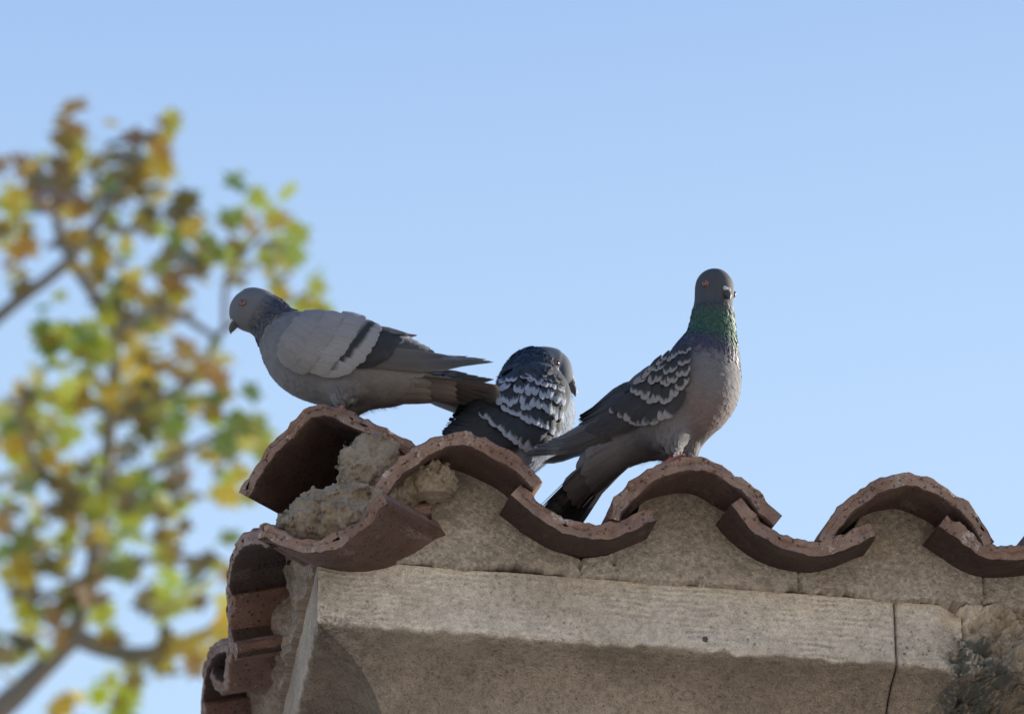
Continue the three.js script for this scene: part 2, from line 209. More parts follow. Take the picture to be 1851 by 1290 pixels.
// ---------- barrel tiles ----------
const roof = group('roof', building);
function tile(edge, th, seed, frame, o = {}) {   // o.under: darker tint of the underside; edge: upper outline of the end face, left to right, in the tile's own u, v
  const len = o.len ?? 0.42, m = 40, c = []; { const f = cr(edge, 16); let L = [0]; for (let i = 1; i < f.length; i++) L.push(L[i - 1] + Math.hypot(f[i][0] - f[i - 1][0], f[i][1] - f[i - 1][1])); for (let i = 0; i <= m; i++) { const s = L[L.length - 1] * i / m; let k = 0; while (k < L.length - 2 && L[k + 1] < s) k++; const t = (s - L[k]) / (L[k + 1] - L[k] || 1); c.push([mix(f[k][0], f[k + 1][0], t), mix(f[k][1], f[k + 1][1], t), s]); } }
  const N = c.map((p, i) => { const a = c[Math.max(0, i - 1)], b = c[Math.min(m, i + 1)], l = Math.hypot(b[0] - a[0], b[1] - a[1]); return [(b[1] - a[1]) / l, -(b[0] - a[0]) / l]; });
  const W = [0, -0.0012, -0.003, -0.007, -0.014, -0.025, -0.045, -0.07, -0.1, -0.15, -0.22, -0.3].filter((w) => w > -len * 0.85).concat(-len), nt = 6, pos = [], uv = [], col = [], idx = [], loop = [];
  for (let i = 0; i <= m; i++) loop.push([i, 0]); for (let q = 1; q < nt; q++) loop.push([m, q / nt]); for (let i = m; i >= 0; i--) loop.push([i, 1]); for (let q = nt - 1; q > 0; q--) loop.push([0, q / nt]);
  const M = loop.length, place = (i, t, w) => {
    const p = c[i], n = N[i], ends = Math.min(p[2], c[m][2] - p[2]), r = 0.5 - Math.abs(t - 0.5), nearFront = Math.exp(w / 0.012);
    let off = th * t; const bev = 0.0016 * (w > -0.0008 ? 1 : w > -0.002 ? 0.45 : 0.0); off += t < 0.5 ? bev : -bev;
    const e = 0.0013 * fbm(p[0] * 90 + seed, p[1] * 90, w * 60, 3) + nearFront * 0.0042 * fbm(p[0] * 130 + seed * 3, t * 4, seed, 3); off += e * (t < 0.5 ? 1.3 : -0.6);
    const chip = nearFront * (0.006 * Math.max(0, fbm(p[2] * 60, t * 2.5 + seed, seed * 2, 3)) * 2 + 0.0014 * fbm(p[2] * 220, t * 5, seed, 2));
    const taper = 1 + (o.taper ?? -0.10) * w / len, u0 = o.mid ?? (c[0][0] + c[m][0]) / 2;
    return [u0 + (p[0] + n[0] * off - u0) * taper, p[1] + n[1] * off, w - chip];
  };
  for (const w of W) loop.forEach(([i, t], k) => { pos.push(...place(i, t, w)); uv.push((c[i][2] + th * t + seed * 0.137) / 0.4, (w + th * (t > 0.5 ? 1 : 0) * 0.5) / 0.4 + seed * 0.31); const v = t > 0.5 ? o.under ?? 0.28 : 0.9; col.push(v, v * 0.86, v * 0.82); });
  for (let r = 0; r < W.length - 1; r++) for (let k = 0; k < M; k++) { const a = r * M + k, b = r * M + (k + 1) % M, e = a + M, f = b + M; idx.push(a, b, e, b, f, e); }
  const cap = (row, flip) => { const base = pos.length / 3, w = W[row]; for (let i = 0; i <= m; i++) for (let q = 0; q <= nt; q++) { pos.push(...place(i, q / nt, w)); if (q > 0 && q < nt && i > 0 && i < m) pos[pos.length - 1] += 0.0016 * fbm(c[i][2] * 120, q * 1.3 + seed, 7, 3); uv.push((c[i][2] + seed * 0.21) / 0.4, (th * q / nt) / 0.4 + seed * 0.17); col.push(1.18, 1.16, 1.14); } for (let i = 0; i < m; i++) for (let q = 0; q < nt; q++) { const a = base + i * (nt + 1) + q, b = a + nt + 1; flip ? idx.push(a, b, a + 1, b, b + 1, a + 1) : idx.push(a, a + 1, b, b, a + 1, b + 1); } };
  cap(0, false); cap(W.length - 1, true);
  const g = new THREE.BufferGeometry(); g.setAttribute('position', new THREE.Float32BufferAttribute(pos, 3)); g.setAttribute('uv', new THREE.Float32BufferAttribute(uv, 2)); g.setAttribute('color', new THREE.Float32BufferAttribute(col, 3)); g.setIndex(idx); g.computeVertexNormals();
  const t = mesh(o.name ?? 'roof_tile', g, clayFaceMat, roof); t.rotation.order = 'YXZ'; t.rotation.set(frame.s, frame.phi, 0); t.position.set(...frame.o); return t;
}
const front = { s: deg(14), phi: 0, o: [0, 4.7901, 0.075] }, hip = { s: deg(13), phi: deg(-33), o: [-0.0069, 4.9409, 0.12] }, left = { s: deg(14), phi: deg(-90), o: [-0.062, 4.79, 0] };
const coverA = [[0.0543, 0.0613], [0.0694, 0.0868], [0.0907, 0.1067], [0.1027, 0.1172], [0.127, 0.132], [0.1549, 0.1383], [0.174, 0.1357], [0.1967, 0.1266], [0.22, 0.1155], [0.2369, 0.1026], [0.2545, 0.0855]];
const coverB = [[0.33, 0.0461], [0.3342, 0.0625], [0.3455, 0.0785], [0.3718, 0.1057], [0.3992, 0.1207], [0.4347, 0.129], [0.46, 0.1255], [0.4849, 0.1117], [0.507, 0.0991], [0.5214, 0.0805], [0.5396, 0.0649]];
const coverC = [[0.5832, 0.0383], [0.5941, 0.0636], [0.6183, 0.0921], [0.6486, 0.1163], [0.6733, 0.1257], [0.696, 0.1296], [0.7182, 0.1244], [0.7491, 0.1097], [0.7714, 0.0916], [0.7829, 0.0781], [0.7965, 0.0532]];
const chan2 = [[0.2272, 0.0796], [0.2481, 0.0628], [0.2589, 0.0548], [0.2736, 0.0458], [0.2902, 0.0397], [0.3172, 0.037], [0.3394, 0.0421], [0.3575, 0.0509], [0.3803, 0.064]];
const chan3 = [[0.4921, 0.0845], [0.5077, 0.0652], [0.5279, 0.0497], [0.55, 0.0406], [0.5806, 0.0368], [0.6077, 0.045], [0.6301, 0.0575], [0.6454, 0.064]];
const chan4 = [[0.7387, 0.0813], [0.7548, 0.0705], [0.7831, 0.0522], [0.8052, 0.0484], [0.8307, 0.0517], [0.86, 0.060], [0.888, 0.078]];
const shift = (p, du, dv = 0) => p.map(([u, v]) => [u + du, v + dv]);
const tiles = [[chan2, 0.0195, 2], [chan3, 0.0195, 3], [chan4, 0.0195, 4], [shift(chan3, 0.5, 0), 0.0195, 5], [coverA, 0.019, 6, 'A'], [coverB, 0.0175, 7], [coverC, 0.0175, 8], [shift(coverB, 0.5, 0.002), 0.018, 9]];
for (const [e, th, seed, k] of tiles) {
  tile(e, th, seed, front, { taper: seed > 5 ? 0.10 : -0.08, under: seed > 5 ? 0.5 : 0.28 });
  const back = tile(e, th, seed + 20, front, { taper: seed > 5 ? 0.10 : -0.08 }); back.translateZ(-0.37); back.translateY(0.021);
}
const hipCover = [[-0.1287, -0.0844], [-0.1086, -0.0567], [-0.0876, -0.0363], [-0.0593, -0.0168], [-0.0349, 0.0003], [-0.0231, 0.0027], [0.0003, -0.001], [0.0218, -0.0137], [0.0518, -0.036], [0.0824, -0.0583], [0.1098, -0.0812]];
const hipRidge = { s: hip.s, phi: hip.phi, o: [0.0055, 4.9939, 0.0361] };
const chan1 = [[-0.0985, -0.1264], [-0.0832, -0.1310], [-0.0655, -0.1442], [-0.0415, -0.157], [-0.0167, -0.1611], [0.0096, -0.1547], [0.0291, -0.1441], [0.0455, -0.1286], [0.0593, -0.1217]];
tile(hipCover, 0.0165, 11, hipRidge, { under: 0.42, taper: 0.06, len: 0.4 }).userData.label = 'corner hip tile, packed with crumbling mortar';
{ const b = tile(hipCover, 0.0165, 31, hipRidge, { taper: 0.06, len: 0.4 }); b.translateZ(-0.36); b.translateY(0.02); }
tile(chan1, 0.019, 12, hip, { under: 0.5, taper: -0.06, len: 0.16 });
const side1 = [[-0.292, 0.028], [-0.288, 0.083], [-0.257, 0.102], [-0.214, 0.1125], [-0.167, 0.1127], [-0.11, 0.0988], [-0.053, 0.0736], [0.009, 0.037], [0.03, 0.02]];
const sideC = [[-0.237, 0.086], [-0.262, 0.070], [-0.30, 0.052], [-0.345, 0.042], [-0.385, 0.040], [-0.425, 0.050], [-0.452, 0.070], [-0.468, 0.096]];
tile(sideC, 0.018, 13, left, { len: 0.2 }); tile(side1, 0.017, 14, left, { len: 0.2 }); tile(shift(side1, -0.295, 0.014), 0.017, 15, left, { len: 0.2 }); tile(shift(sideC, -0.3, 0.008), 0.018, 16, left, { len: 0.2 }); tile(shift(side1, -0.6, 0.014), 0.017, 17, left, { len: 0.2 });
// maker's stamp pressed into the hollow of the first side tile
{ const font = await new FontLoader().loadAsync('fonts/droid/droid_sans_bold.typeface.json'), g = new TextGeometry('ER.1308', { font, size: 0.0085, depth: 0.0012, curveSegments: 3 });
  const m = new THREE.MeshStandardMaterial({ color: new THREE.Color(0.03, 0.02, 0.018), roughness: 0.95, name: 'stamped_clay' }), t = mesh('stamp', g, m, building); t.rotation.order = 'ZYX'; t.rotation.set(deg(84), 0, deg(14)); t.position.set(-0.057, 4.8805, -0.175); }
// mortar plug and lumps in the corner tile, built in the hip tile's frame
{
  const box = (x, y, z, cx, cy, cz, hx, hy, hz, r) => { const a = Math.max(0, Math.abs(x - cx) - hx + r), b = Math.max(0, Math.abs(y - cy) - hy + r), c = Math.max(0, Math.abs(z - cz) - hz + r); return Math.hypot(a, b, c) - r; };
  const ball = (x, y, z, cx, cy, cz, a, b, c) => (Math.hypot((x - cx) / a, (y - cy) / b, (z - cz) / c) - 1) * Math.min(a, b, c);
  const lump = (x, y, z) => {
    let d = ball(x, y, z, -0.024, -0.128, -0.054, 0.070, 0.042, 0.052);
    d = smin(d, ball(x, y, z, 0.012, -0.120, -0.062, 0.03, 0.026, 0.036), 0.012); d = smin(d, ball(x, y, z, -0.062, -0.130, -0.045, 0.026, 0.022, 0.028), 0.01);
    d = smin(d, ball(x, y, z, 0.008, -0.056, -0.105, 0.046, 0.044, 0.04), 0.008); d = smin(d, ball(x, y, z, 0.058, -0.082, -0.12, 0.04, 0.03, 0.032), 0.008); d = smin(d, box(x, y, z, 0.0, -0.105, -0.115, 0.05, 0.03, 0.045, 0.02), 0.012);
    const chanAt = (u) => { let i = 0; while (i < chan1.length - 2 && chan1[i + 1][0] < u) i++; return mix(chan1[i][1], chan1[i + 1][1], (u - chan1[i][0]) / (chan1[i + 1][0] - chan1[i][0])); };
    if (Math.abs(d) < 0.02) d += 0.0125 * fbm(x * 80, y * 80, z * 80, 5) + 0.004 * fbm(x * 330, y * 330, z * 330, 2) + 0.010 * smooth(0.016, 0.004, Math.hypot(x - 0.022, y + 0.117)) * smooth(-0.05, -0.02, z);
    return y < -0.1 ? Math.max(d, chanAt(clamp(x, -0.098, 0.059)) - 0.004 - y, x - 0.052) : d;
  };
  const g = surface(lump, [-0.12, -0.19, -0.18], [0.13, -0.01, 0.02], 0.0016); paint(g, (x, y, z) => { const b = fbm(x * 40, y * 40, z * 40, 4), f = noise(x * 500, y * 500, z * 500); return mix3([0.18, 0.14, 0.10], [0.32, 0.26, 0.195], clamp(0.5 + 0.9 * b)).map((c) => c * (1 + 0.25 * f)); });
  const o = mesh('mortar_lump', g, lumpMat, building); o.rotation.order = 'YXZ'; o.rotation.set(hip.s, hip.phi, 0); o.position.set(...hip.o); o.userData.label = 'rough lump of crumbling mortar in the corner tile';
}
// ---------- building added out of view behind the photographer; its sunlit front lights the shaded cornice ----------
{
  const added_house = group('added_house'); tag(added_house, 'plastered cream building added unseen across the street to bounce warm light, with shuttered windows', 'added_house'); added_house.position.set(-1, 0, 13);
  const plaster = new THREE.MeshStandardMaterial({ roughness: 0.95, name: 'cream_plaster', map: colorTex(512, (u, v) => { const n = fbm(u * 12, v * 9, 3, 4); return mix3([0.58, 0.50, 0.40], [0.70, 0.63, 0.53], clamp(0.5 + 0.8 * n)); }) });
  const wood = new THREE.MeshStandardMaterial({ color: new THREE.Color(0.12, 0.16, 0.13), roughness: 0.8, name: 'painted_shutter' }), pane = new THREE.MeshStandardMaterial({ color: new THREE.Color(0.03, 0.035, 0.04), roughness: 0.08, name: 'window_glass' }), clay = new THREE.MeshStandardMaterial({ color: new THREE.Color(0.28, 0.15, 0.10), roughness: 0.9, name: 'roof_clay' });
  const w = mesh('wall', new THREE.BoxGeometry(24, 9, 8), plaster, added_house); w.position.set(0, 4.5, 4);
  const rf = new THREE.CylinderGeometry(0.01, 5.2, 1.8, 4, 1); rf.rotateY(Math.PI / 4); const roofM = mesh('roof', rf, clay, added_house); roofM.scale.set(3.4, 1, 1.2); roofM.position.set(0, 9.9, 4);
  for (let r = 0; r < 2; r++) for (let i = 0; i < 6; i++) { const win = mesh('window', new THREE.BoxGeometry(1.0, 1.6, 0.06), pane, added_house); win.position.set(-9.5 + i * 3.8, 2.6 + r * 3.4, -0.012); for (const s of [-1, 1]) mesh('shutter', new THREE.BoxGeometry(0.52, 1.66, 0.05), wood, win).position.set(s * 0.79, 0, -0.04); }
}
// ---------- tree behind the roof: leaf clumps [x, y, z, radius, tone] and boughs [x, y, z, radius] ----------
const clumps = [[-0.05, 9.88, -6.54, 0.033, 'O'], [-0.07, 9.90, -6.73, 0.068, 'D'], [0.01, 9.96, -6.77, 0.061, 'D'], [-0.16, 10.05, -6.98, 0.061, 'O'], [-0.19, 9.82, -6.79, 0.061, 'Y'], [-0.16, 9.91, -7.04, 0.053, 'G'], [0.06, 9.36, -5.86, 0.053, 'D'], [0.21, 9.70, -6.35, 0.068, 'O'], [0.23, 10.03, -6.94, 0.061, 'Y'], [0.12, 9.79, -6.61, 0.068, 'D'], [0.05, 9.97, -6.93, 0.068, 'D'], [-0.07, 9.33, -6.04, 0.068, 'D'], [-0.12, 9.62, -6.46, 0.053, 'O'], [0.02, 9.40, -6.21, 0.061, 'D'], [0.15, 9.64, -6.53, 0.061, 'D'], [0.21, 9.69, -6.54, 0.046, 'Y'], [-0.09, 9.19, -5.96, 0.061, 'O'], [-0.20, 9.31, -6.24, 0.061, 'Y'], [-0.18, 9.31, -6.35, 0.043, 'O'], [0.09, 9.86, -7.02, 0.068, 'D'], [0.19, 9.76, -6.82, 0.061, 'D'], [-0.02, 9.27, -6.15, 0.053, 'O'], [0.33, 9.77, -6.84, 0.061, 'g'], [0.23, 9.29, -6.06, 0.038, 'D'], [0.50, 9.66, -6.59, 0.068, 'G'], [0.51, 9.25, -6.02, 0.052, 'G'], [0.39, 9.20, -5.87, 0.038, 'g'], [0.57, 9.78, -6.93, 0.040, 'Y'], [0.40, 9.24, -6.19, 0.040, 'D'], [0.33, 9.27, -6.19, 0.027, 'g'], [0.31, 9.79, -7.14, 0.061, 'D'], [0.35, 9.74, -6.99, 0.038, 'D'], [0.27, 9.23, -6.35, 0.038, 'O'], [0.10, 9.79, -7.14, 0.068, 'Y'], [0.14, 9.43, -6.65, 0.068, 'Y'], [0.22, 9.51, -6.83, 0.061, 'G'], [0.10, 9.13, -6.30, 0.068, 'D'], [0.21, 9.66, -7.17, 0.053, 'D'], [0.26, 9.51, -6.84, 0.046, 'Y'], [0.68, 9.74, -7.09, 0.049, 'G'], [0.59, 9.71, -7.01, 0.030, 'Y'], [0.64, 9.22, -6.32, 0.024, 'G'], [0.00, 9.22, -6.51, 0.068, 'G'], [0.03, 9.02, -6.31, 0.068, 'G'], [0.01, 8.97, -6.31, 0.046, 'g'], [-0.07, 8.92, -6.22, 0.061, 'G'], [-0.09, 9.14, -6.48, 0.030, 'g'], [0.16, 9.35, -6.81, 0.076, 'Y'], [0.18, 8.88, -6.10, 0.061, 'Y'], [0.11, 9.35, -6.94, 0.061, 'D'], [0.03, 9.06, -6.57, 0.076, 'Y'], [0.07, 8.99, -6.56, 0.068, 'Y'], [0.18, 9.44, -7.11, 0.076, 'Y'], [0.19, 9.16, -6.72, 0.068, 'Y'], [0.29, 9.11, -6.46, 0.068, 'O'], [0.36, 9.21, -6.67, 0.061, 'Y'], [0.30, 9.33, -6.97, 0.061, 'Y'], [0.36, 8.86, -6.18, 0.038, 'O'], [-0.10, 9.51, -7.37, 0.068, 'Y'], [-0.08, 8.79, -6.23, 0.068, 'G'], [0.00, 9.27, -7.13, 0.053, 'G'], [-0.10, 9.34, -7.26, 0.068, 'D'], [-0.16, 8.69, -6.30, 0.061, 'Y'], [-0.05, 9.25, -7.21, 0.061, 'Y'], [0.23, 9.02, -6.61, 0.068, 'D'], [0.30, 9.12, -6.89, 0.076, 'G'], [0.30, 8.76, -6.17, 0.068, 'g'], [0.38, 8.75, -6.23, 0.076, 'g'], [0.47, 8.85, -6.38, 0.061, 'G'], [0.58, 9.42, -7.29, 0.033, 'g'], [0.18, 8.86, -6.44, 0.061, 'D'], [0.14, 9.25, -7.13, 0.061, 'D'], [0.05, 9.30, -7.40, 0.068, 'Y'], [-0.05, 9.28, -7.45, 0.076, 'Y'], [-0.12, 8.80, -6.77, 0.068, 'O'], [-0.02, 8.81, -6.76, 0.076, 'D'], [0.08, 8.96, -6.94, 0.068, 'G'], [0.18, 9.17, -7.21, 0.068, 'D'], [0.20, 8.66, -6.41, 0.061, 'g'], [0.33, 9.17, -7.14, 0.053, 'O'], [0.36, 9.15, -7.23, 0.046, 'D'], [0.47, 9.22, -7.27, 0.068, 'Y'], [0.44, 8.61, -6.29, 0.038, 'Y'], [0.33, 9.20, -7.45, 0.076, 'Y'], [0.28, 8.55, -6.44, 0.053, 'D'], [0.10, 8.76, -6.75, 0.068, 'G'], [0.06, 8.91, -7.11, 0.068, 'D'], [0.19, 9.12, -7.48, 0.061, 'g'], [0.21, 8.75, -6.74, 0.068, 'G'], [-0.04, 9.13, -7.51, 0.068, 'D'], [-0.10, 8.82, -7.09, 0.068, 'g'], [-0.09, 8.62, -6.83, 0.046, 'Y'], [-0.01, 8.64, -6.80, 0.061, 'D'], [0.09, 8.53, -6.63, 0.061, 'D'], [0.17, 8.48, -6.48, 0.061, 'g'], [0.26, 8.48, -6.59, 0.061, 'G'], [0.34, 8.81, -7.27, 0.061, 'G'], [0.29, 9.04, -7.65, 0.053, 'D'], [0.05, 8.44, -6.67, 0.068, 'D'], [0.09, 8.33, -6.54, 0.053, 'O'], [-0.06, 9.01, -7.69, 0.061, 'D'], [0.00, 8.64, -7.17, 0.061, 'g'], [-0.09, 8.55, -7.02, 0.061, 'G'], [-0.01, 8.40, -6.82, 0.046, 'O'], [0.41, 8.77, -7.12, 0.053, 'D'], [0.48, 9.00, -7.36, 0.053, 'G'], [0.36, 8.54, -7.05, 0.061, 'Y'], [0.33, 8.49, -7.03, 0.038, 'D'], [0.41, 8.30, -6.52, 0.068, 'Y'], [0.54, 8.85, -7.59, 0.038, 'Y'], [0.03, 8.13, -6.65, 0.053, 'Y'], [0.19, 8.47, -7.18, 0.046, 'G'], [0.25, 8.66, -7.62, 0.030, 'G'], [-0.11, 8.30, -6.72, 0.046, 'D'], [0.25, 8.66, -7.45, 0.030, 'D']];
const boughs = [
  [[-0.70, 7.88, -7.69, 0.060], [-0.47, 8.14, -7.49, 0.050], [-0.12, 8.42, -7.27, 0.036], [-0.02, 8.51, -7.20, 0.032], [0.07, 8.59, -7.13, 0.028]],
  [[0.07, 8.59, -7.13, 0.025], [0.10, 8.73, -7.04, 0.022], [0.12, 8.91, -6.92, 0.020], [0.12, 9.12, -6.79, 0.018], [0.11, 9.30, -6.68, 0.016], [-0.02, 9.47, -6.59, 0.018], [-0.07, 9.58, -6.53, 0.014], [-0.05, 9.68, -6.46, 0.008]],
  [[0.07, 8.59, -7.13, 0.030], [0.23, 8.55, -7.14, 0.024], [0.37, 8.58, -7.10, 0.018], [0.50, 8.63, -7.04, 0.010]],
  [[-0.62, 9.04, -6.95, 0.026], [-0.37, 9.21, -6.81, 0.022], [-0.20, 9.34, -6.70, 0.019], [-0.02, 9.47, -6.59, 0.016], [0.08, 9.61, -6.49, 0.014], [0.16, 9.71, -6.41, 0.008]],
  [[0.11, 9.30, -6.68, 0.016], [0.25, 9.35, -6.62, 0.012], [0.40, 9.29, -6.64, 0.009], [0.41, 9.43, -6.55, 0.008], [0.50, 9.54, -6.47, 0.005]],
  [[0.12, 9.12, -6.79, 0.020], [0.24, 9.14, -6.76, 0.015], [0.37, 9.21, -6.70, 0.010], [0.40, 9.30, -6.64, 0.007], [0.64, 9.39, -6.54, 0.004]],
  [[0.12, 8.91, -6.92, 0.020], [0.25, 8.98, -6.86, 0.014], [0.43, 9.07, -6.78, 0.008]],
  [[0.12, 8.91, -6.92, 0.018], [-0.03, 8.95, -6.92, 0.013], [-0.13, 9.09, -6.84, 0.008]],
  [[0.10, 8.73, -7.04, 0.018], [0.26, 8.77, -6.99, 0.012], [0.44, 8.77, -6.96, 0.007]],
  [[0.10, 8.73, -7.04, 0.016], [-0.05, 8.68, -7.09, 0.010], [-0.12, 8.78, -7.04, 0.006]],
];
const leafTone = { D: [[0.17, 0.15, 0.05], [0.24, 0.17, 0.06]], g: [[0.18, 0.26, 0.05], [0.28, 0.32, 0.06]], G: [[0.46, 0.52, 0.06], [0.60, 0.58, 0.07]], Y: [[0.68, 0.55, 0.08], [0.60, 0.42, 0.07]], O: [[0.44, 0.27, 0.07], [0.34, 0.2, 0.08]] };
const barkMat = new THREE.MeshStandardMaterial({ roughness: 0.95, name: 'grey_bark', map: colorTex(256, (u, v) => { const n = fbm(u * 12, v * 30, 3, 4); return mix3([0.13, 0.115, 0.10], [0.26, 0.24, 0.21], clamp(0.5 + n)); }) });
const leafMat = new THREE.MeshPhysicalMaterial({ vertexColors: true, roughness: 0.38, transmission: 0.55, thickness: 0, side: THREE.DoubleSide, name: 'autumn_leaf' });
function limb(pts, sides = 9) {
  const c = cr(pts, 6), pos = [], uv = [], idx = [];
  c.forEach((p, i) => { const a = c[Math.max(0, i - 1)], b = c[Math.min(c.length - 1, i + 1)], T = V(b[0] - a[0], b[1] - a[1], b[2] - a[2]).normalize(), X = T.clone().cross(V(0.1, 0.2, 1)).normalize(), Y = T.clone().cross(X); for (let k = 0; k <= sides; k++) { const q = k / sides * 2 * Math.PI, r = p[3] * (1 + 0.12 * noise(i * 0.7, k % sides, p[3] * 90)); pos.push(p[0] + r * (X.x * Math.cos(q) + Y.x * Math.sin(q)), p[1] + r * (X.y * Math.cos(q) + Y.y * Math.sin(q)), p[2] + r * (X.z * Math.cos(q) + Y.z * Math.sin(q))); uv.push(k / sides, i * 0.3); } });
  for (let i = 0; i < c.length - 1; i++) for (let k = 0; k < sides; k++) { const a = i * (sides + 1) + k, b = a + sides + 1; idx.push(a, b, a + 1, b, b + 1, a + 1); }
  const g = new THREE.BufferGeometry(); g.setAttribute('position', new THREE.Float32BufferAttribute(pos, 3)); g.setAttribute('uv', new THREE.Float32BufferAttribute(uv, 2)); g.setIndex(idx); g.computeVertexNormals(); return g;
}
{
  const R = rng(77), tree = group('plane_tree'); tag(tree, 'tree with yellow and green autumn leaves, out of focus behind the roof', 'tree');
  const foot = boughs[0][0]; mesh('trunk', limb([[foot[0] - 1.1, -0.05, foot[2] - 0.6, 0.24], [foot[0] - 1.0, 2.5, foot[2] - 0.5, 0.19], [foot[0] - 0.6, foot[1] - 1.0, foot[2] - 0.2, 0.13], foot.map((q, i) => (i === 3 ? 0.085 : q))], 14), barkMat, tree);
  mesh('branch', limb([[foot[0] - 0.9, foot[1] - 1.6, foot[2] - 0.4, 0.11], [foot[0] - 0.7, foot[1] - 0.2, foot[2] - 0.3, 0.07], boughs[3][0]], 10), barkMat, tree);
  for (const b of boughs) mesh('branch', limb(b), barkMat, tree);
  const all = clumps.slice(); for (let i = 0; i < 130; i++) { const a = R(), b = R(), k = 'DGYOgY'[Math.floor(R() * 6)]; all.push([foot[0] - 1.2 + a * 1.25 - 0.2, foot[1] + 0.1 + b * 2.0, foot[2] - 0.5 + R() * 1.2, 0.07, k]); }
  const pos = [], col = [], idx = [], lobes = [[0, 1], [0.52, 0.62], [1.0, 0.92], [1.5, 0.5], [2.05, 0.72], [2.7, 0.32], [Math.PI, 0.16]], outline = []; for (const [a, r] of lobes) outline.push([a, r]); for (let i = lobes.length - 2; i > 0; i--) outline.push([-lobes[i][0], lobes[i][1]]);
  for (const [cx, cy, cz, r, kind] of all) {
    const n = 3 + Math.round(r * 100);
    for (let i = 0; i < n; i++) {
      const tone = leafTone[R() < 0.62 ? kind : 'DgGYGYO'[Math.floor(R() * 7)]], c = mix3(tone[0], tone[1], R()), v = 0.85 + R() * 0.5, size = 0.030 + R() * 0.034;
      const th = R() * 2 * Math.PI, q = new THREE.Quaternion().setFromEuler(new THREE.Euler(R() * 2.4 - 0.3, th, (R() - 0.5) * 1.6)), o = V(cx + (R() + R() - 1) * r * 1.15, cy + (R() + R() - 1) * r * 1.15, cz + (R() + R() - 1) * 0.16), b = pos.length / 3;
      const put = (x, y, z, m) => { const p = V(x, y, z).multiplyScalar(size).applyQuaternion(q).add(o); pos.push(p.x, p.y, p.z); col.push(c[0] * v * m, c[1] * v * m, c[2] * v * m); };
      put(0, 0, 0, 0.9); for (const [a, rr] of outline) put(Math.sin(a) * rr, 0.16 * Math.abs(Math.sin(a)) * rr - 0.2 * rr * rr * (R() * 0.6 + 0.4), Math.cos(a) * rr, 1);
      for (let k = 0; k < outline.length; k++) idx.push(b, b + 1 + k, b + 1 + (k + 1) % outline.length);
    }
  }
  const g = new THREE.BufferGeometry(); g.setAttribute('position', new THREE.Float32BufferAttribute(pos, 3)); g.setAttribute('color', new THREE.Float32BufferAttribute(col, 3)); g.setIndex(idx); g.computeVertexNormals(); tag(mesh('crown', g, leafMat, tree), null, null, null, 'stuff');
}
// ---------- pigeons ----------
const lin = (hex) => { const c = new THREE.Color(hex); return [c.r * 0.86, c.g * 0.86, c.b * 0.86]; };
const barbTex = grayTex(256, (u, v) => { const s = Math.abs(u - 0.5); return 0.5 + 0.5 * (0.55 * Math.sin((v * 40 - s * 34) * Math.PI * 2 + 2.5 * noise(u * 9, v * 9)) + 0.45 * noise(u * 40, v * 120)) * (s < 0.03 ? 0.2 : 1); });
const barbColor = colorTex(256, (u, v) => { const s = Math.abs(u - 0.5), q = 0.9 + 0.07 * Math.sin((v * 26 - s * 22) * Math.PI * 2 + 3 * noise(u * 7, v * 7)) + 0.07 * noise(u * 50, v * 14) - (s < 0.022 ? 0.16 : 0); return [q, q, q]; });
const plumeMat = new THREE.MeshStandardMaterial({ vertexColors: true, roughness: 0.82, name: 'plumage' });
const featherMat = new THREE.MeshPhysicalMaterial({ vertexColors: true, roughness: 0.68, map: barbColor, bumpMap: barbTex, bumpScale: 0.00025, name: 'covert_vane' });
const vaneMat = new THREE.MeshPhysicalMaterial({ vertexColors: true, roughness: 0.75, map: barbColor, bumpMap: barbTex, bumpScale: 0.0003, transmission: 0.42, thickness: 0, name: 'flight_vane' });
const sheenMat = new THREE.MeshPhysicalMaterial({ vertexColors: true, roughness: 0.5, metalness: 0.2, name: 'glossy_neck_plumage' });
const beakMat = new THREE.MeshStandardMaterial({ color: new THREE.Color('#3d3a3d'), roughness: 0.5, name: 'beak_horn' });
const cereMat = new THREE.MeshStandardMaterial({ color: new THREE.Color('#c4bbb6'), roughness: 0.85, name: 'cere' });
const irisMat = new THREE.MeshPhysicalMaterial({ color: new THREE.Color('#a8582a'), roughness: 0.25, clearcoat: 1, clearcoatRoughness: 0.05, name: 'iris' });
const pupilMat = new THREE.MeshPhysicalMaterial({ color: 0x050505, roughness: 0.1, clearcoat: 1, name: 'pupil' });
const lidMat = new THREE.MeshStandardMaterial({ color: new THREE.Color('#4b4644'), roughness: 0.8, name: 'eye_ring' });
const legMat = new THREE.MeshStandardMaterial({ color: new THREE.Color('#a8685f'), roughness: 0.65, name: 'pigeon_leg_skin' });

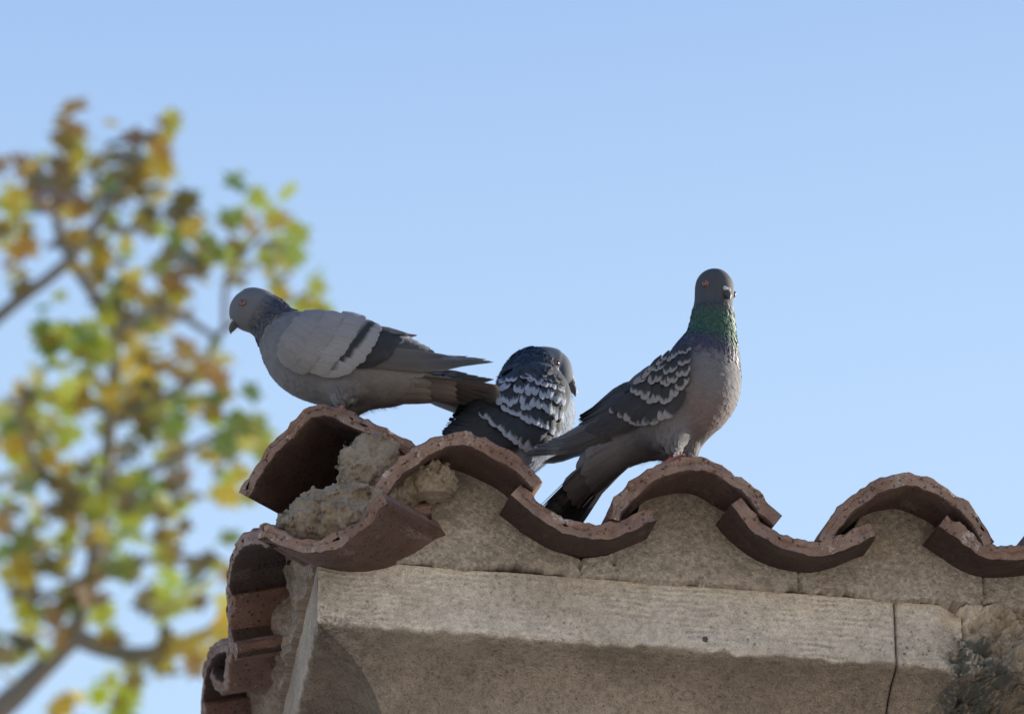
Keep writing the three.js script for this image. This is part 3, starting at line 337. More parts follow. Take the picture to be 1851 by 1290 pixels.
const tq = (q, n) => 1 - Math.pow(1 - q / n, 1.9);   // stations along a feather, closer together towards the tip
function vane(P, N, W, point, col, camber = 0.12, nt = P.length - 1, ns = 6) {   // one feather along P, facing N
  const pos = [], nor = [], colr = [], uv = [], idx = [], T = V(0, 0, 0), B = V(0, 0, 0);
  for (let i = 0; i <= nt; i++) {
    const t = tq(i, nt); T.subVectors(P[Math.min(nt, i + 1)], P[Math.max(0, i - 1)]); B.crossVectors(T, N[i]).normalize();
    let w = point ? Math.min(1, 0.55 + 1.2 * t) * Math.pow(Math.max(0, 1 - Math.pow(t, 3.2)), 0.75) : Math.min(1, 0.45 + 1.5 * t) * Math.sqrt(Math.max(0, 1 - Math.pow(t, 9)));
    w = Math.max(w * W, 0.0002);
    for (let j = 0; j <= ns; j++) {
      const s = j / ns * 2 - 1, c = col(t, s); const tt = point ? 0 : -(s * s) * 0.12 * W * smooth(0.3, 0.9, t) * (1 - smooth(0.9, 1, t));
      const q = P[i].clone().addScaledVector(B, s * w).addScaledVector(N[i], -camber * w * s * s).addScaledVector(T.clone().normalize(), tt);
      const nn = N[i].clone().addScaledVector(B, 2 * camber * s).normalize(); nor.push(nn.x, nn.y, nn.z); pos.push(q.x, q.y, q.z); colr.push(c[0], c[1], c[2]); uv.push(0.5 + s * 0.5, t);
    }
  }
  for (let i = 0; i < nt; i++) for (let j = 0; j < ns; j++) { const a = i * (ns + 1) + j, b = a + ns + 1; idx.push(a, a + 1, b, b, a + 1, b + 1); }
  const g = new THREE.BufferGeometry(); g.setAttribute('position', new THREE.Float32BufferAttribute(pos, 3)); g.setAttribute('color', new THREE.Float32BufferAttribute(colr, 3)); g.setAttribute('uv', new THREE.Float32BufferAttribute(uv, 2)); g.setAttribute('normal', new THREE.Float32BufferAttribute(nor, 3)); g.setIndex(idx); return g;
}
const along = (pts, u) => { const x = clamp(u) * (pts.length - 1), i = Math.min(pts.length - 2, Math.floor(x)); return cr(pts.slice(Math.max(0, i - 1), i + 3), 8)[(i > 0 ? 8 : 0) + Math.round((x - i) * 8)]; };

function pigeonShape(S) {
  const B = chainSdf(S.body, 4), Hd = chainSdf(S.face, 3), wings = [-1, 1].map((s) => chainSdf(S.wing.map(([x, y, z, r, k]) => [x, y, z * s, r, k]), 3));
  const thighs = [-1, 1].map((s) => chainSdf(S.thigh.map(([x, y, z, r, k]) => [x, y, z * s, r, k]), 2));
  const body = (x, y, z) => {
    let d = smin(B(x, y, z), Hd(x, y, z), 0.012); const t = B.t;
    d = smin(d, Math.min(thighs[0](x, y, z), thighs[1](x, y, z)), 0.022);
    if (S.ruff) { const w = smooth(S.ruff[0], S.ruff[0] + 0.06, t) * (1 - smooth(S.ruff[1] - 0.08, S.ruff[1], t)); if (w > 0 && d < 0.006) d += w * S.ruff[2] * (Math.abs(noise(x * 190, y * 330 + x * 120, z * 260)) + 0.5 * Math.abs(noise(x * 420, y * 640, z * 500)) - 0.4); }
    body.t = t; return d;
  };
  const hull = (s) => { const w = wings[s < 0 ? 0 : 1]; return (x, y, z) => smin(body(x, y, z), w(x, y, z), 0.006); };
  return { B, body, wings, hull };
}
function makePigeon(S) {
  const root = group('pigeon'); root.position.set(...S.origin); root.rotation.y = deg(S.theta); root.scale.setScalar(S.scale ?? 1); tag(root, S.label, 'pigeon', 'pigeons perched on the tiled roof edge');
  const sh = pigeonShape(S), { body, B } = sh, R = rng(S.seed), j = (a) => (R() * 2 - 1) * a;
  const bg = surface(body, S.box[0], S.box[1], 0.0016);
  paint(bg, (x, y, z) => { body(x, y, z); const c = S.color(body.t, x, y, z), q = 1 + 0.10 * fbm(x * 120, y * 120, z * 120, 3); return [c[0] * q, c[1] * q, c[2] * q]; });
  mesh('body', bg, plumeMat, root);
  // small contour feathers over body and neck, too many to pick apart
  const bp = bg.attributes.position, bn = bg.attributes.normal, plume = [], neck = [], fluff = { p: [], n: [], c: [], i: [] }, eyeAt = V(...S.head.eye);
  const put = (k, len, wid, lift, list, gloss) => {
    const p = V(bp.getX(k), bp.getY(k), bp.getZ(k)), n = V(bn.getX(k), bn.getY(k), bn.getZ(k)); body(p.x, p.y, p.z); const t = body.t; if (p.distanceTo(eyeAt) < 0.0085) return;
    const f = B.dir(t).negate(); f.x += j(0.16); f.y += j(0.16) - S.droop; f.z += j(0.16); f.addScaledVector(n, -f.dot(n)).normalize();
    const c0 = S.color(t, p.x, p.y, p.z, gloss), v = 1 + j(0.08), c = c0.map((x) => x * v), P = [], N = [];
    for (let i = 0; i <= 4; i++) { const tt = tq(i, 4), q = p.clone().addScaledVector(f, len * (tt - 0.25)), d = body(q.x, q.y, q.z); q.addScaledVector(n, -d - 0.0004 + (lift + 0.0005) * tt); P.push(q); N.push(n); }
    list.push(vane(P, N, wid, false, (tt, s) => { const e = (0.9 + 0.16 * smooth(0.55, 1, tt) * (1 - s * s * 0.6)) * (Math.abs(s) < 0.2 ? 0.94 : 1); return c.map((x) => x * e); }, 0.10, 4, 2));
  };
  let guard = 0;
  for (let made = 0; made < 2400 && guard++ < 20000;) { const k = Math.floor(R() * bp.count); body(bp.getX(k), bp.getY(k), bp.getZ(k)); const t = body.t; if (t < S.neckT[1] + 0.02 || t > 0.97) continue; made++; put(k, 0.016 + j(0.004), 0.0068, 0.00025, plume); }
  guard = 0;
  for (let made = 0; made < S.neckN && guard++ < 20000;) { const k = Math.floor(R() * bp.count); body(bp.getX(k), bp.getY(k), bp.getZ(k)); const t = body.t; if (t < S.neckT[0] || t > S.neckT[1] + 0.05 * R()) continue; made++; put(k, S.neckL + j(0.002), S.neckL * 0.17, S.neckLift, neck, true); }
  guard = 0;
  for (let made = 0; made < 420 && guard++ < 20000;) { const k = Math.floor(R() * bp.count); body(bp.getX(k), bp.getY(k), bp.getZ(k)); const t = body.t; if (t > S.neckT[0]) continue; made++; put(k, 0.006, 0.0018, -0.00012, plume); }
  tag(mesh('contour_feathers', mergeGeometries(plume), plumeMat, root), null, null, null, 'stuff');
  tag(mesh('neck_feathers', mergeGeometries(neck), sheenMat, root), S.neckLabel, null, null, 'stuff');
  // loose barbs along belly, flanks and vent
  for (let m = 0, g2 = 0; m < 2200 && g2++ < 60000;) {
    const k = Math.floor(R() * bp.count), x = bp.getX(k), y = bp.getY(k), z = bp.getZ(k); body(x, y, z); const t = body.t; if (t < S.neckT[1] + 0.1 || t > 0.82 || bn.getY(k) > -0.35 + j(0.25)) continue; m++;
    const n = V(bn.getX(k), bn.getY(k), bn.getZ(k)), f = B.dir(t).negate().addScaledVector(n, 0.04 + R() * R() * 0.3); f.x += j(0.25); f.y += j(0.25) - 0.1; f.z += j(0.25); f.normalize();
    const w = f.clone().cross(n).normalize().multiplyScalar(0.00025), L = 0.004 + R() * 0.006 * (t > 0.55 ? 1.4 : 0.7), c = S.color(t, x, y, z).map((q) => q * (1.06 + j(0.1))), b = fluff.p.length / 3;
    fluff.p.push(x + w.x, y + w.y, z + w.z, x - w.x, y - w.y, z - w.z, x + f.x * L, y + f.y * L, z + f.z * L); for (let q = 0; q < 3; q++) { fluff.c.push(...c); fluff.n.push(n.x, n.y, n.z); } fluff.i.push(b + 1, b, b + 2);
  }
  const fg = new THREE.BufferGeometry(); fg.setAttribute('position', new THREE.Float32BufferAttribute(fluff.p, 3)); fg.setAttribute('normal', new THREE.Float32BufferAttribute(fluff.n, 3)); fg.setAttribute('color', new THREE.Float32BufferAttribute(fluff.c, 3)); fg.setIndex(fluff.i);
  tag(mesh('down', fg, plumeMat, root), null, null, null, 'stuff');
  // wings: a padded shell, then rows of feathers from the longest quills up to the small coverts
  for (const [wi, s] of [[0, -1], [1, 1]]) {
    const up = s === S.near ? 0 : S.farLift ?? 0.01, W0 = sh.wings[wi], W = (x, y, z) => W0(x, y - up, z), h0 = sh.hull(s), hull = (x, y, z) => h0(x, y - up, z), b0 = [1e9, 1e9, 1e9], b1 = [-1e9, -1e9, -1e9];
    for (const [x, y, z, r] of S.wing) [x, y, z * s].forEach((q, k) => { b0[k] = Math.min(b0[k], q - r - 0.005); b1[k] = Math.max(b1[k], q + r + 0.016); });
    const wg = surface(W, b0, b1, 0.0017); paint(wg, (x, y, z) => { const c = S.wingColor(x, y, z * s), q = 1 + 0.08 * fbm(x * 100, y * 100, z * 100, 3); return c.map((v) => v * q); });
    const wing = mesh('wing', wg, plumeMat, root);
    for (const row of S.rows) for (let i = 0; i < row.n; i++) {
      const u = row.n > 1 ? i / (row.n - 1) : 0.5, a = along(row.root, u), b = along(row.tip, u), jj = row.jit ?? 0.0012, P = [], N = [], nt = 9;
      const ja = [j(jj), j(jj), j(jj * 0.3)], jb = [j(jj), j(jj), j(jj * 0.3)], rr = R();
      for (let q = 0; q <= nt; q++) {
        const t = tq(q, nt), p = V(mix(a[0] + ja[0], b[0] + jb[0], t), mix(a[1] + ja[1], b[1] + jb[1], t) + up - (row.sag ?? 0) * Math.sin(Math.PI * t), mix(a[2], b[2], t) * s);
        const d = hull(p.x, p.y, p.z), g = grad(hull, p), w = 1 - smooth(0.006, 0.022, d), side = V(0.05, 0.35, s).normalize();
        const n = side.lerp(g, w).normalize(); p.addScaledVector(g, -d * w).addScaledVector(n, row.lift + (row.rise ?? 0.0015) * t + 0.00035 * (i % 3) + (row.order ?? 0) * i); P.push(p); N.push(n);
      }
      const col = row.color(u, rr, i), ww = Array.isArray(row.w) ? mix(row.w[0], row.w[1], u) : row.w, geo = vane(P, N, ww, row.point, col, row.camber ?? 0.16);
      mesh(row.name, geo, row.vane ? vaneMat : featherMat, wing);
    }
  }
  // tail fan
  const tl = S.tail, tailRoot = group('tail', root);
  for (let i = 0; i < tl.n; i++) {
    const u = i / (tl.n - 1) * 2 - 1, P = [], N = [], nt = 9, au = Math.abs(u);
    for (let q = 0; q <= nt; q++) { const t = tq(q, nt), l = tl.len * (1 - 0.05 * au * au); P.push(V(tl.root[0] + tl.dir[0] * l * t, tl.root[1] + tl.dir[1] * l * t - 0.004 * t * t - 0.0016 * au * 6 * 0.3 - tl.arch * au * au * t, u * mix(tl.w0, tl.w1, t) + (tl.side ?? 0) * t)); N.push(V(-tl.dir[1] * 0.2, 1, u * 0.35).normalize()); P[q].y -= 0.0007 * (tl.n - Math.abs(i - tl.n / 2) * 2) * -1; }
    mesh('tail_feather', vane(P, N, tl.fw, false, tl.color(u, R()), 0.1), vaneMat, tailRoot);
  }
  for (const cv of S.tailCoverts) for (let i = 0; i < cv.n; i++) {
    const u = cv.n > 1 ? i / (cv.n - 1) * 2 - 1 : 0, P = [], N = [], nt = 6, rr = R();
    for (let q = 0; q <= nt; q++) { const t = tq(q, nt); P.push(V(mix(cv.root[0], cv.tip[0], t) + j(0.0004), mix(cv.root[1], cv.tip[1], t) + cv.curve * u * u, u * mix(cv.w0, cv.w1, t))); N.push(V(0, cv.up, u * 0.8).normalize()); }
    mesh('tail_covert', vane(P, N, cv.w, false, cv.color(u, rr), 0.2), featherMat, tailRoot);
  }
  // beak, cere, eyes
  const c = V(...S.head.c), d = V(...S.head.d).normalize(), up0 = V(...S.head.up), rt = d.clone().cross(up0).normalize(), up = rt.clone().cross(d).normalize(), at = (a, b, e) => c.clone().addScaledVector(d, a).addScaledVector(up, b).addScaledVector(rt, e), arr = (v, r, k = 1) => [v.x, v.y, v.z, r, k];
  const h = S.head.beak, bl = S.head.len, fat = S.head.fat ?? 1;
  const upper = chainSdf([arr(at(h, 0.0012, 0), 0.0052 * fat), arr(at(h + bl * 0.4, 0.0010, 0), 0.0042 * fat), arr(at(h + bl * 0.75, 0.0002, 0), 0.0031 * fat), arr(at(h + bl, -0.0032, 0), 0.0008 * fat)], 4), lower = chainSdf([arr(at(h, -0.0035, 0), 0.004 * fat), arr(at(h + bl * 0.5, -0.0032, 0), 0.0024 * fat), arr(at(h + bl * 0.86, -0.0032, 0), 0.001 * fat)], 4);
  const around = (v, r) => [[v.x - r, v.y - r, v.z - r], [v.x + r, v.y + r, v.z + r]], bc = at(h + bl / 2, 0, 0);
  const beak = mesh('beak', surface((x, y, z) => Math.min(upper(x, y, z), lower(x, y, z)), ...around(bc, bl * 0.5 + 0.008), 0.0005), beakMat, root);
  const ceres = [-1, 1].map((s) => chainSdf([arr(at(h + 0.0005, 0.0042 * fat, 0.0027 * fat * s), 0.0034 * fat), arr(at(h + bl * 0.42, 0.0044 * fat, 0.0018 * fat * s), 0.0022 * fat)], 3));
  mesh('cere', surface((x, y, z) => smin(ceres[0](x, y, z), ceres[1](x, y, z), 0.001), ...around(at(h + 0.004, 0.003, 0), 0.013), 0.00045), cereMat, beak);
  for (const far of [0, 1]) {
    const e = V(...S.head.eye); if (far) e.addScaledVector(rt, -2 * e.clone().sub(c).dot(rt)); const s = Math.sign(e.clone().sub(c).dot(rt));
    for (let q = 0; q < 8; q++) { const g = grad(body, e, 0.003); e.addScaledVector(g, -body(e.x, e.y, e.z)); }
    const n = grad(body, e, 0.004).lerp(rt.clone().multiplyScalar(s), 0.45).normalize(), look = new THREE.Quaternion().setFromUnitVectors(V(0, 0, 1), n);
    const eye = mesh('eye', new THREE.SphereGeometry(0.0044, 32, 20), irisMat, root); eye.position.copy(e).addScaledVector(n, -0.0014); eye.quaternion.copy(look);
    const pup = mesh('pupil', new THREE.SphereGeometry(0.0026, 24, 14), pupilMat, eye); pup.position.z = 0.00315; pup.scale.z = 0.62;
    const lid = mesh('eye_ring', new THREE.TorusGeometry(0.0038, 0.00075, 10, 36), lidMat, eye); lid.position.z = 0.0022;
  }
  // legs
  for (const s of [-1, 1]) {
    const L = S.legs, [ax, ay, az] = [L.top[0], L.top[1], L.z * s], [fx, fy, fz] = [L.foot[0], L.foot[1], (L.fz ?? L.z) * s], ch = [chainSdf([[ax, ay, az, 0.0045, 1], [mix(ax, fx, 0.5), mix(ay, fy, 0.5), mix(az, fz, 0.5), 0.0032, 1], [fx, fy + 0.004, fz, 0.0032, 1]], 2)];
    for (const [an, ln] of [[0, 0.03], [0.5, 0.026], [-0.5, 0.026], [Math.PI, 0.015]]) { const ex = Math.cos(an) * ln, ez = Math.sin(an) * ln; ch.push(chainSdf([[fx, fy + 0.004, fz, 0.003, 1], [fx + ex * 0.5, fy + 0.0045, fz + ez * 0.5, 0.0024, 1], [fx + ex, fy + 0.0022, fz + ez, 0.0014, 1]], 2)); }
    mesh('leg', surface((x, y, z) => { let q = 1; for (const f of ch) q = smin(q, f(x, y, z), 0.003); return q; }, [Math.min(ax, fx) - 0.034, fy - 0.008, Math.min(az, fz) - 0.026], [Math.max(ax, fx) + 0.04, ay + 0.01, Math.max(az, fz) + 0.026], 0.0011), legMat, root);
  }
  return root;
}
const PG = { head: lin('#5f6066'), neck: lin('#55565e') };
const dk = lin('#26272b'), pale = lin('#a09d9f'), mid = lin('#7d7a7b');
const specs = {
  one: {
    seed: 11, near: -1, scale: 1.021, origin: [0.0296, 5.0315, -0.0359], theta: 171.6, label: 'grey pigeon with two dark wing bars facing left on the corner tile',
    body: [[0.1101, 0.1386, 0, 0.0258, 0.86], [0.1015, 0.1347, 0, 0.0264, 0.88], [0.0895, 0.1245, 0, 0.0262, 0.92], [0.0755, 0.106, 0, 0.0305, 0.95], [0.0474, 0.077, 0, 0.0486, 0.95], [0.0209, 0.0662, 0, 0.0538, 0.92], [-0.0121, 0.0569, 0, 0.0499, 0.92], [-0.0451, 0.0445, 0, 0.038, 1.0], [-0.0747, 0.0368, 0, 0.0235, 1.25], [-0.1107, 0.033, 0, 0.010, 1.8]],
    face: [[0.1101, 0.1363, 0, 0.0238, 0.86], [0.1225, 0.1305, 0, 0.0125, 0.9], [0.1265, 0.127, 0, 0.0072, 0.95]],
    wing: [[0.0445, 0.0697, 0.037, 0.030, 0.42], [0.0131, 0.0682, 0.040, 0.0353, 0.4], [-0.0261, 0.062, 0.038, 0.030, 0.4], [-0.0621, 0.060, 0.030, 0.0216, 0.42], [-0.098, 0.056, 0.022, 0.0121, 0.45]],
    thigh: [[-0.004, 0.034, 0.02, 0.022, 1], [0.001, 0.002, 0.020, 0.0105, 1]],
    legs: { top: [0.001, 0.012], foot: [0.0, -0.022], z: 0.02 },
    box: [[-0.14, -0.03, -0.075], [0.15, 0.175, 0.075]], droop: 0.05, ruff: [0.13, 0.36, 0.002],
    neckT: [0.13, 0.31], neckN: 1000, neckL: 0.0105, neckLift: 0.0017,
    color: (t, x, y, z) => { let c = mix3(lin('#66676c'), lin('#4c4d57'), smooth(0.10, 0.2, t)); c = mix3(c, lin('#78777b'), smooth(0.27, 0.40, t)); return mix3(c, lin('#7c7573'), smooth(0.55, 0.75, t)); },
    wingColor: () => lin('#8f8d8f'),
    head: { c: [0.1193, 0.138, 0], d: [0.52, -0.854, 0], up: [0, 1, 0], beak: 0.011, len: 0.026, r: 0.022, eye: [0.1215, 0.1345, -0.0205] },
    tail: { root: [-0.07, 0.04], dir: [-0.985, -0.17], len: 0.118, n: 11, w0: 0.012, w1: 0.044, fw: 0.0100, arch: 0.008, color: (u, r) => (t, s) => mix3(mix3(mix3(lin('#8b7f77'), lin('#665c57'), r), lin('#554c49'), smooth(0.55, 0.85, t)), lin('#b0a296'), Math.max(smooth(0.92, 0.98, t), 0.5 * smooth(0.8, 1, Math.abs(s)))) },
    tailCoverts: [{ n: 7, root: [-0.06, 0.016], tip: [-0.135, 0.012], w0: 0.012, w1: 0.022, w: 0.0085, curve: 0.01, up: -1, color: (u, r) => (t, s) => mix3(lin('#726863'), lin('#877b74'), smooth(0.7, 1, t)) }, { n: 6, root: [-0.04, 0.008], tip: [-0.105, 0.010], w0: 0.012, w1: 0.02, w: 0.008, curve: 0.012, up: -1, color: (u, r) => (t, s) => mix3(lin('#7a6f6a'), lin('#8b807a'), smooth(0.7, 1, t)) }, { n: 5, root: [-0.05, 0.064], tip: [-0.12, 0.047], w0: 0.012, w1: 0.02, w: 0.010, curve: -0.01, up: 1, color: () => () => lin('#77757a') }],
    rowStyle: (k) => ({
      P: { name: 'primary_feather', n: 6, jit: 0.0004, w: 0.0088, point: true, vane: true, lift: 0.0004, rise: 0.0, order: 0.0003, color: (u, r) => (t, s) => mix3(mix3(lin('#77716f'), lin('#56504f'), smooth(0.5, 0.85, t)), lin('#8d857f'), smooth(0.75, 1, Math.abs(s)) * 0.5) },
      S3: { name: 'secondary_feather', n: 6, jit: 0.0004, w: 0.0095, lift: 0.0014, rise: 0.0, order: 0.0003, vane: true, color: (u, r) => (t, s) => mix3(lin('#6a6667'), lin('#474547'), smooth(0.35, 0.9, t) * (0.6 + 0.4 * s)) },
      S2: { name: 'secondary_feather', n: 7, w: 0.0085, lift: 0.0026, rise: 0.0004, order: 0.0002, color: (u, r) => (t, s) => mix3(dk, lin('#3c3b40'), smooth(0.8, 1, t) + 0.2 * r) },
      T: { name: 'tertial_feather', n: 4, jit: 0.0004, w: 0.0085, lift: 0.0034, rise: 0.0004, order: 0.0002, color: (u, r) => (t, s) => mix3(dk, lin('#96969b'), smooth(0.74, 0.80, t + 0.05 * s * s)) },
      G: { name: 'greater_covert', n: 13, w: 0.0085, lift: 0.0058, rise: 0.0008, color: (u, r) => (t, s) => mix3(pale, dk, (smooth(0.34, 0.36, t) - smooth(mix(0.60, 0.68, u), mix(0.62, 0.70, u), t + 0.03 * s * s + 0.03 * r)) * smooth(0.12, 0.2, u)) },
      M: { name: 'median_covert', n: 10, w: 0.0105, lift: 0.0066, rise: 0.0006, color: (u, r) => (t, s) => mix3(lin('#959294'), lin('#9f9c9e'), r) },
      L1: { name: 'lesser_covert', n: 9, w: 0.0102, lift: 0.0068, rise: 0.0006, color: (u, r) => (t, s) => mix3(lin('#908d8f'), lin('#9a9799'), r) },
      L2: { name: 'lesser_covert', n: 8, w: 0.010, lift: 0.0068, rise: 0.0006, color: (u, r) => (t, s) => mix3(lin('#8a888a'), lin('#949193'), r) },
    })[k],
  },
  two: {
    seed: 22, near: 1, farLift: -0.02, origin: [0.2618, 4.9868, -0.1], theta: 16.6, label: 'fluffed dark chequered pigeon sitting hunched between the other two',
    body: [[0.032, 0.1694, 0, 0.026, 0.9], [0.0191, 0.1652, 0, 0.0285, 0.95], [0.0078, 0.1525, 0, 0.034, 1], [0.0062, 0.1265, 0, 0.0435, 1], [0.0092, 0.1009, 0, 0.053, 0.98], [-0.0111, 0.0743, 0, 0.0569, 0.98], [-0.0446, 0.0437, 0, 0.0475, 1.0], [-0.0778, 0.0200, 0, 0.0312, 1.2], [-0.1107, 0.004, 0, 0.014, 1.6]],
    face: [[0.034, 0.168, 0, 0.0245, 0.88], [0.0475, 0.1645, 0, 0.0145, 0.9], [0.0535, 0.1615, 0, 0.0085, 0.95]],
    wing: [[0.003, 0.1085, 0.042, 0.0375, 0.45], [-0.0173, 0.0771, 0.046, 0.0418, 0.42], [-0.0507, 0.0473, 0.042, 0.0369, 0.4], [-0.0837, 0.022, 0.034, 0.025, 0.4], [-0.1165, 0.0, 0.025, 0.0129, 0.4]],
    thigh: [[-0.010, 0.034, 0.02, 0.024, 1], [-0.012, 0.012, 0.02, 0.012, 1]],
    legs: { top: [-0.012, 0.012], foot: [-0.03, -0.045], z: 0.02 },
    box: [[-0.15, -0.04, -0.085], [0.08, 0.205, 0.085]], droop: 0.1, ruff: [0.12, 0.36, 0.0016],
    neckT: [0.14, 0.34], neckN: 1200, neckL: 0.0095, neckLift: 0.0016,
    color: (t, x, y, z) => { let c = mix3(lin('#404a59'), lin('#363f52'), smooth(0.12, 0.22, t)); c = mix3(c, lin('#3b4659'), smooth(0.3, 0.4, t)); const low = smooth(0.085, 0.055, y - x * 0.9 - 0.02); return mix3(c, lin('#7d899c'), smooth(0.35, 0.45, t) * low); },
    wingColor: () => lin('#2a3342'),
    head: { fat: 1.15, c: [0.048, 0.172, 0], d: [0.60, -0.80, 0], up: [0, 1, 0], beak: 0.011, len: 0.027, r: 0.024, eye: [0.0295, 0.1636, 0.022] },
    tail: { root: [-0.085, 0.02], dir: [-0.93, -0.36], len: 0.1, n: 9, w0: 0.012, w1: 0.026, fw: 0.0098, arch: 0.004, color: () => (t, s) => lin('#28303e') },
    tailCoverts: [],
    rowStyle: (k) => { const dark = lin('#212936'), wh = lin('#a7b1c6'), tip = (a, w2 = 0.5) => (u, r) => (t, s) => mix3(mix3(dark, lin('#2f394a'), r * 0.6), wh, clamp(smooth(a - 0.02, a + 0.05, t + w2 * 0.25 * Math.abs(s) + 0.16 * (r - 0.55)))); return ({
      P: { name: 'primary_feather', n: 4, w: 0.009, point: true, vane: true, lift: 0.0005, rise: 0, order: 0.0007, color: () => () => lin('#2b333f') },
      S: { name: 'secondary_feather', n: 9, w: 0.0105, lift: 0.002, order: 0.0004, color: (u, r) => (t, s) => mix3(lin('#222a37'), lin('#363f4e'), smooth(0.7, 1, Math.abs(s)) * 0.7 + r * 0.2) },
      G: { name: 'greater_covert', n: 11, w: 0.0085, lift: 0.0045, color: tip(0.82, 0.2) },
      M: { name: 'median_covert', n: 11, w: 0.007, lift: 0.0056, jit: 0.002, color: tip(0.70, 0.7) },
      L1: { name: 'lesser_covert', n: 16, w: 0.0048, lift: 0.0064, jit: 0.004, color: tip(0.66, 0.9) },
      L2: { name: 'lesser_covert', n: 17, w: 0.0044, lift: 0.007, jit: 0.004, color: tip(0.66, 0.9) },
      L3: { name: 'lesser_covert', n: 17, w: 0.0042, lift: 0.0076, jit: 0.004, color: tip(0.80, 0.7) },
      L4: { name: 'scapular_feather', n: 14, w: 0.0062, lift: 0.008, jit: 0.003, color: tip(0.97, 0.1) },
      L5: { name: 'scapular_feather', n: 12, w: 0.0062, lift: 0.0083, jit: 0.003, color: tip(1.2, 0.1) },
    })[k]; },
  },
  three: {
    seed: 33, near: 1, farLift: 0.022, origin: [0.4188, 4.9377, 0.0595], theta: -33.4, label: 'upright chequered pigeon with a green neck looking towards the camera',
    body: [[0.0552, 0.2276, 0, 0.0207, 1], [0.0533, 0.2082, 0, 0.0229, 1], [0.0522, 0.1887, 0, 0.0255, 1], [0.0484, 0.1503, 0, 0.0319, 1], [0.0383, 0.1178, 0, 0.0438, 1], [0.0269, 0.0896, 0, 0.053, 0.97], [-0.0037, 0.0742, 0, 0.0547, 0.95], [-0.0437, 0.0593, 0, 0.0444, 0.98], [-0.0803, 0.0387, 0, 0.030, 1.1], [-0.1139, 0.0142, 0, 0.014, 1.6]],
    face: [[0.0552, 0.2276, 0, 0.0204, 1], [0.0629, 0.2194, 0.0044, 0.0145, 1], [0.067, 0.215, 0.0068, 0.0088, 1]],
    wing: [[0.0189, 0.0848, 0.040, 0.0303, 0.45], [-0.0043, 0.0774, 0.042, 0.0343, 0.4], [-0.0405, 0.0645, 0.039, 0.0277, 0.4], [-0.0768, 0.0527, 0.031, 0.0172, 0.4], [-0.1131, 0.0427, 0.024, 0.0086, 0.4]],
    thigh: [[-0.004, 0.034, 0.02, 0.024, 1], [0.005, 0.003, 0.019, 0.0105, 1]],
    legs: { top: [0.006, 0.012], foot: [0.0, -0.018], z: 0.018 },
    box: [[-0.15, -0.03, -0.075], [0.1, 0.257, 0.075]], droop: 0.1, ruff: [0.2, 0.46, 0.0010],
    neckT: [0.19, 0.43], neckN: 1900, neckL: 0.0095, neckLift: 0.0009, neckLabel: 'iridescent green and purple neck feathers',
    color: (t, x, y, z, gloss) => { let c = lin('#45464b'); c = mix3(c, lin('#3c5a44'), smooth(0.2, 0.27, t)); c = mix3(c, lin('#4a4453'), smooth(0.34, 0.42, t)); const pink = smooth(0.02, 0.05, x) * smooth(0.09, 0.05, y); return mix3(c, mix3(lin('#6d6a6d'), lin('#766868'), pink), smooth(0.43, 0.5, t)); },
    wingColor: () => lin('#55504f'),
    head: { c: [0.0552, 0.2276, 0], d: [0.634, -0.681, 0.366], up: [0, 1, 0], beak: 0.0185, len: 0.024, fat: 1.25, r: 0.019, eye: [0.0534, 0.2211, 0.0185] },
    tail: { root: [-0.086, 0.035], dir: [-0.735, -0.678], len: 0.112, n: 11, w0: 0.016, w1: 0.038, fw: 0.0108, arch: 0.004, color: (u, r) => (t, s) => mix3(lin('#4d4846'), lin('#2b2829'), smooth(0.55, 0.8, t)) },
    tailCoverts: [{ n: 5, root: [-0.082, 0.006], tip: [-0.136, -0.030], w0: 0.014, w1: 0.026, w: 0.0115, curve: 0.008, up: -1, color: () => (t) => mix3(lin('#6a6566'), lin('#757071'), smooth(0.7, 1, t)) }, { n: 5, root: [-0.055, 0.014], tip: [-0.112, -0.018], w0: 0.014, w1: 0.028, w: 0.011, curve: 0.01, up: -1, color: () => (t) => mix3(lin('#6e696a'), lin('#787374'), smooth(0.7, 1, t)) }],
    rowStyle: (k) => { const dark = lin('#2a292c'), wh = lin('#9b9695'), tip = (a, w2 = 0.5) => (u, r) => (t, s) => mix3(mix3(dark, lin('#3a383b'), r * 0.6), wh, clamp(smooth(a - 0.02, a + 0.05, t + w2 * 0.25 * Math.abs(s) + 0.16 * (r - 0.55)))); return ({
      P: { name: 'primary_feather', n: 6, w: 0.0072, point: true, vane: true, lift: 0.001, rise: 0, order: 0.0006, color: (u, r) => (t, s) => mix3(lin('#5b5552'), lin('#4b4644'), smooth(0.5, 0.85, t)) },
      S: { name: 'secondary_feather', n: 8, w: 0.0085, lift: 0.0028, order: 0.0004, color: (u, r) => (t, s) => mix3(lin('#353336'), lin('#4a4645'), smooth(0.7, 1, Math.abs(s)) * 0.7 + 0.2 * r) },
      G: { name: 'greater_covert', n: 12, w: 0.0072, lift: 0.0048, color: tip(0.86, 0.12) },
      M: { name: 'median_covert', n: 10, w: 0.0064, lift: 0.0058, jit: 0.002, color: tip(0.72, 0.7) },
      L1: { name: 'lesser_covert', n: 13, w: 0.0047, lift: 0.0066, jit: 0.003, color: tip(0.74, 0.8) },
      L2: { name: 'lesser_covert', n: 14, w: 0.0042, lift: 0.0072, jit: 0.003, color: tip(0.78, 0.8) },
      L3: { name: 'lesser_covert', n: 14, w: 0.0036, lift: 0.0076, jit: 0.003, color: tip(0.82, 0.8) },
    })[k]; },
  },
};
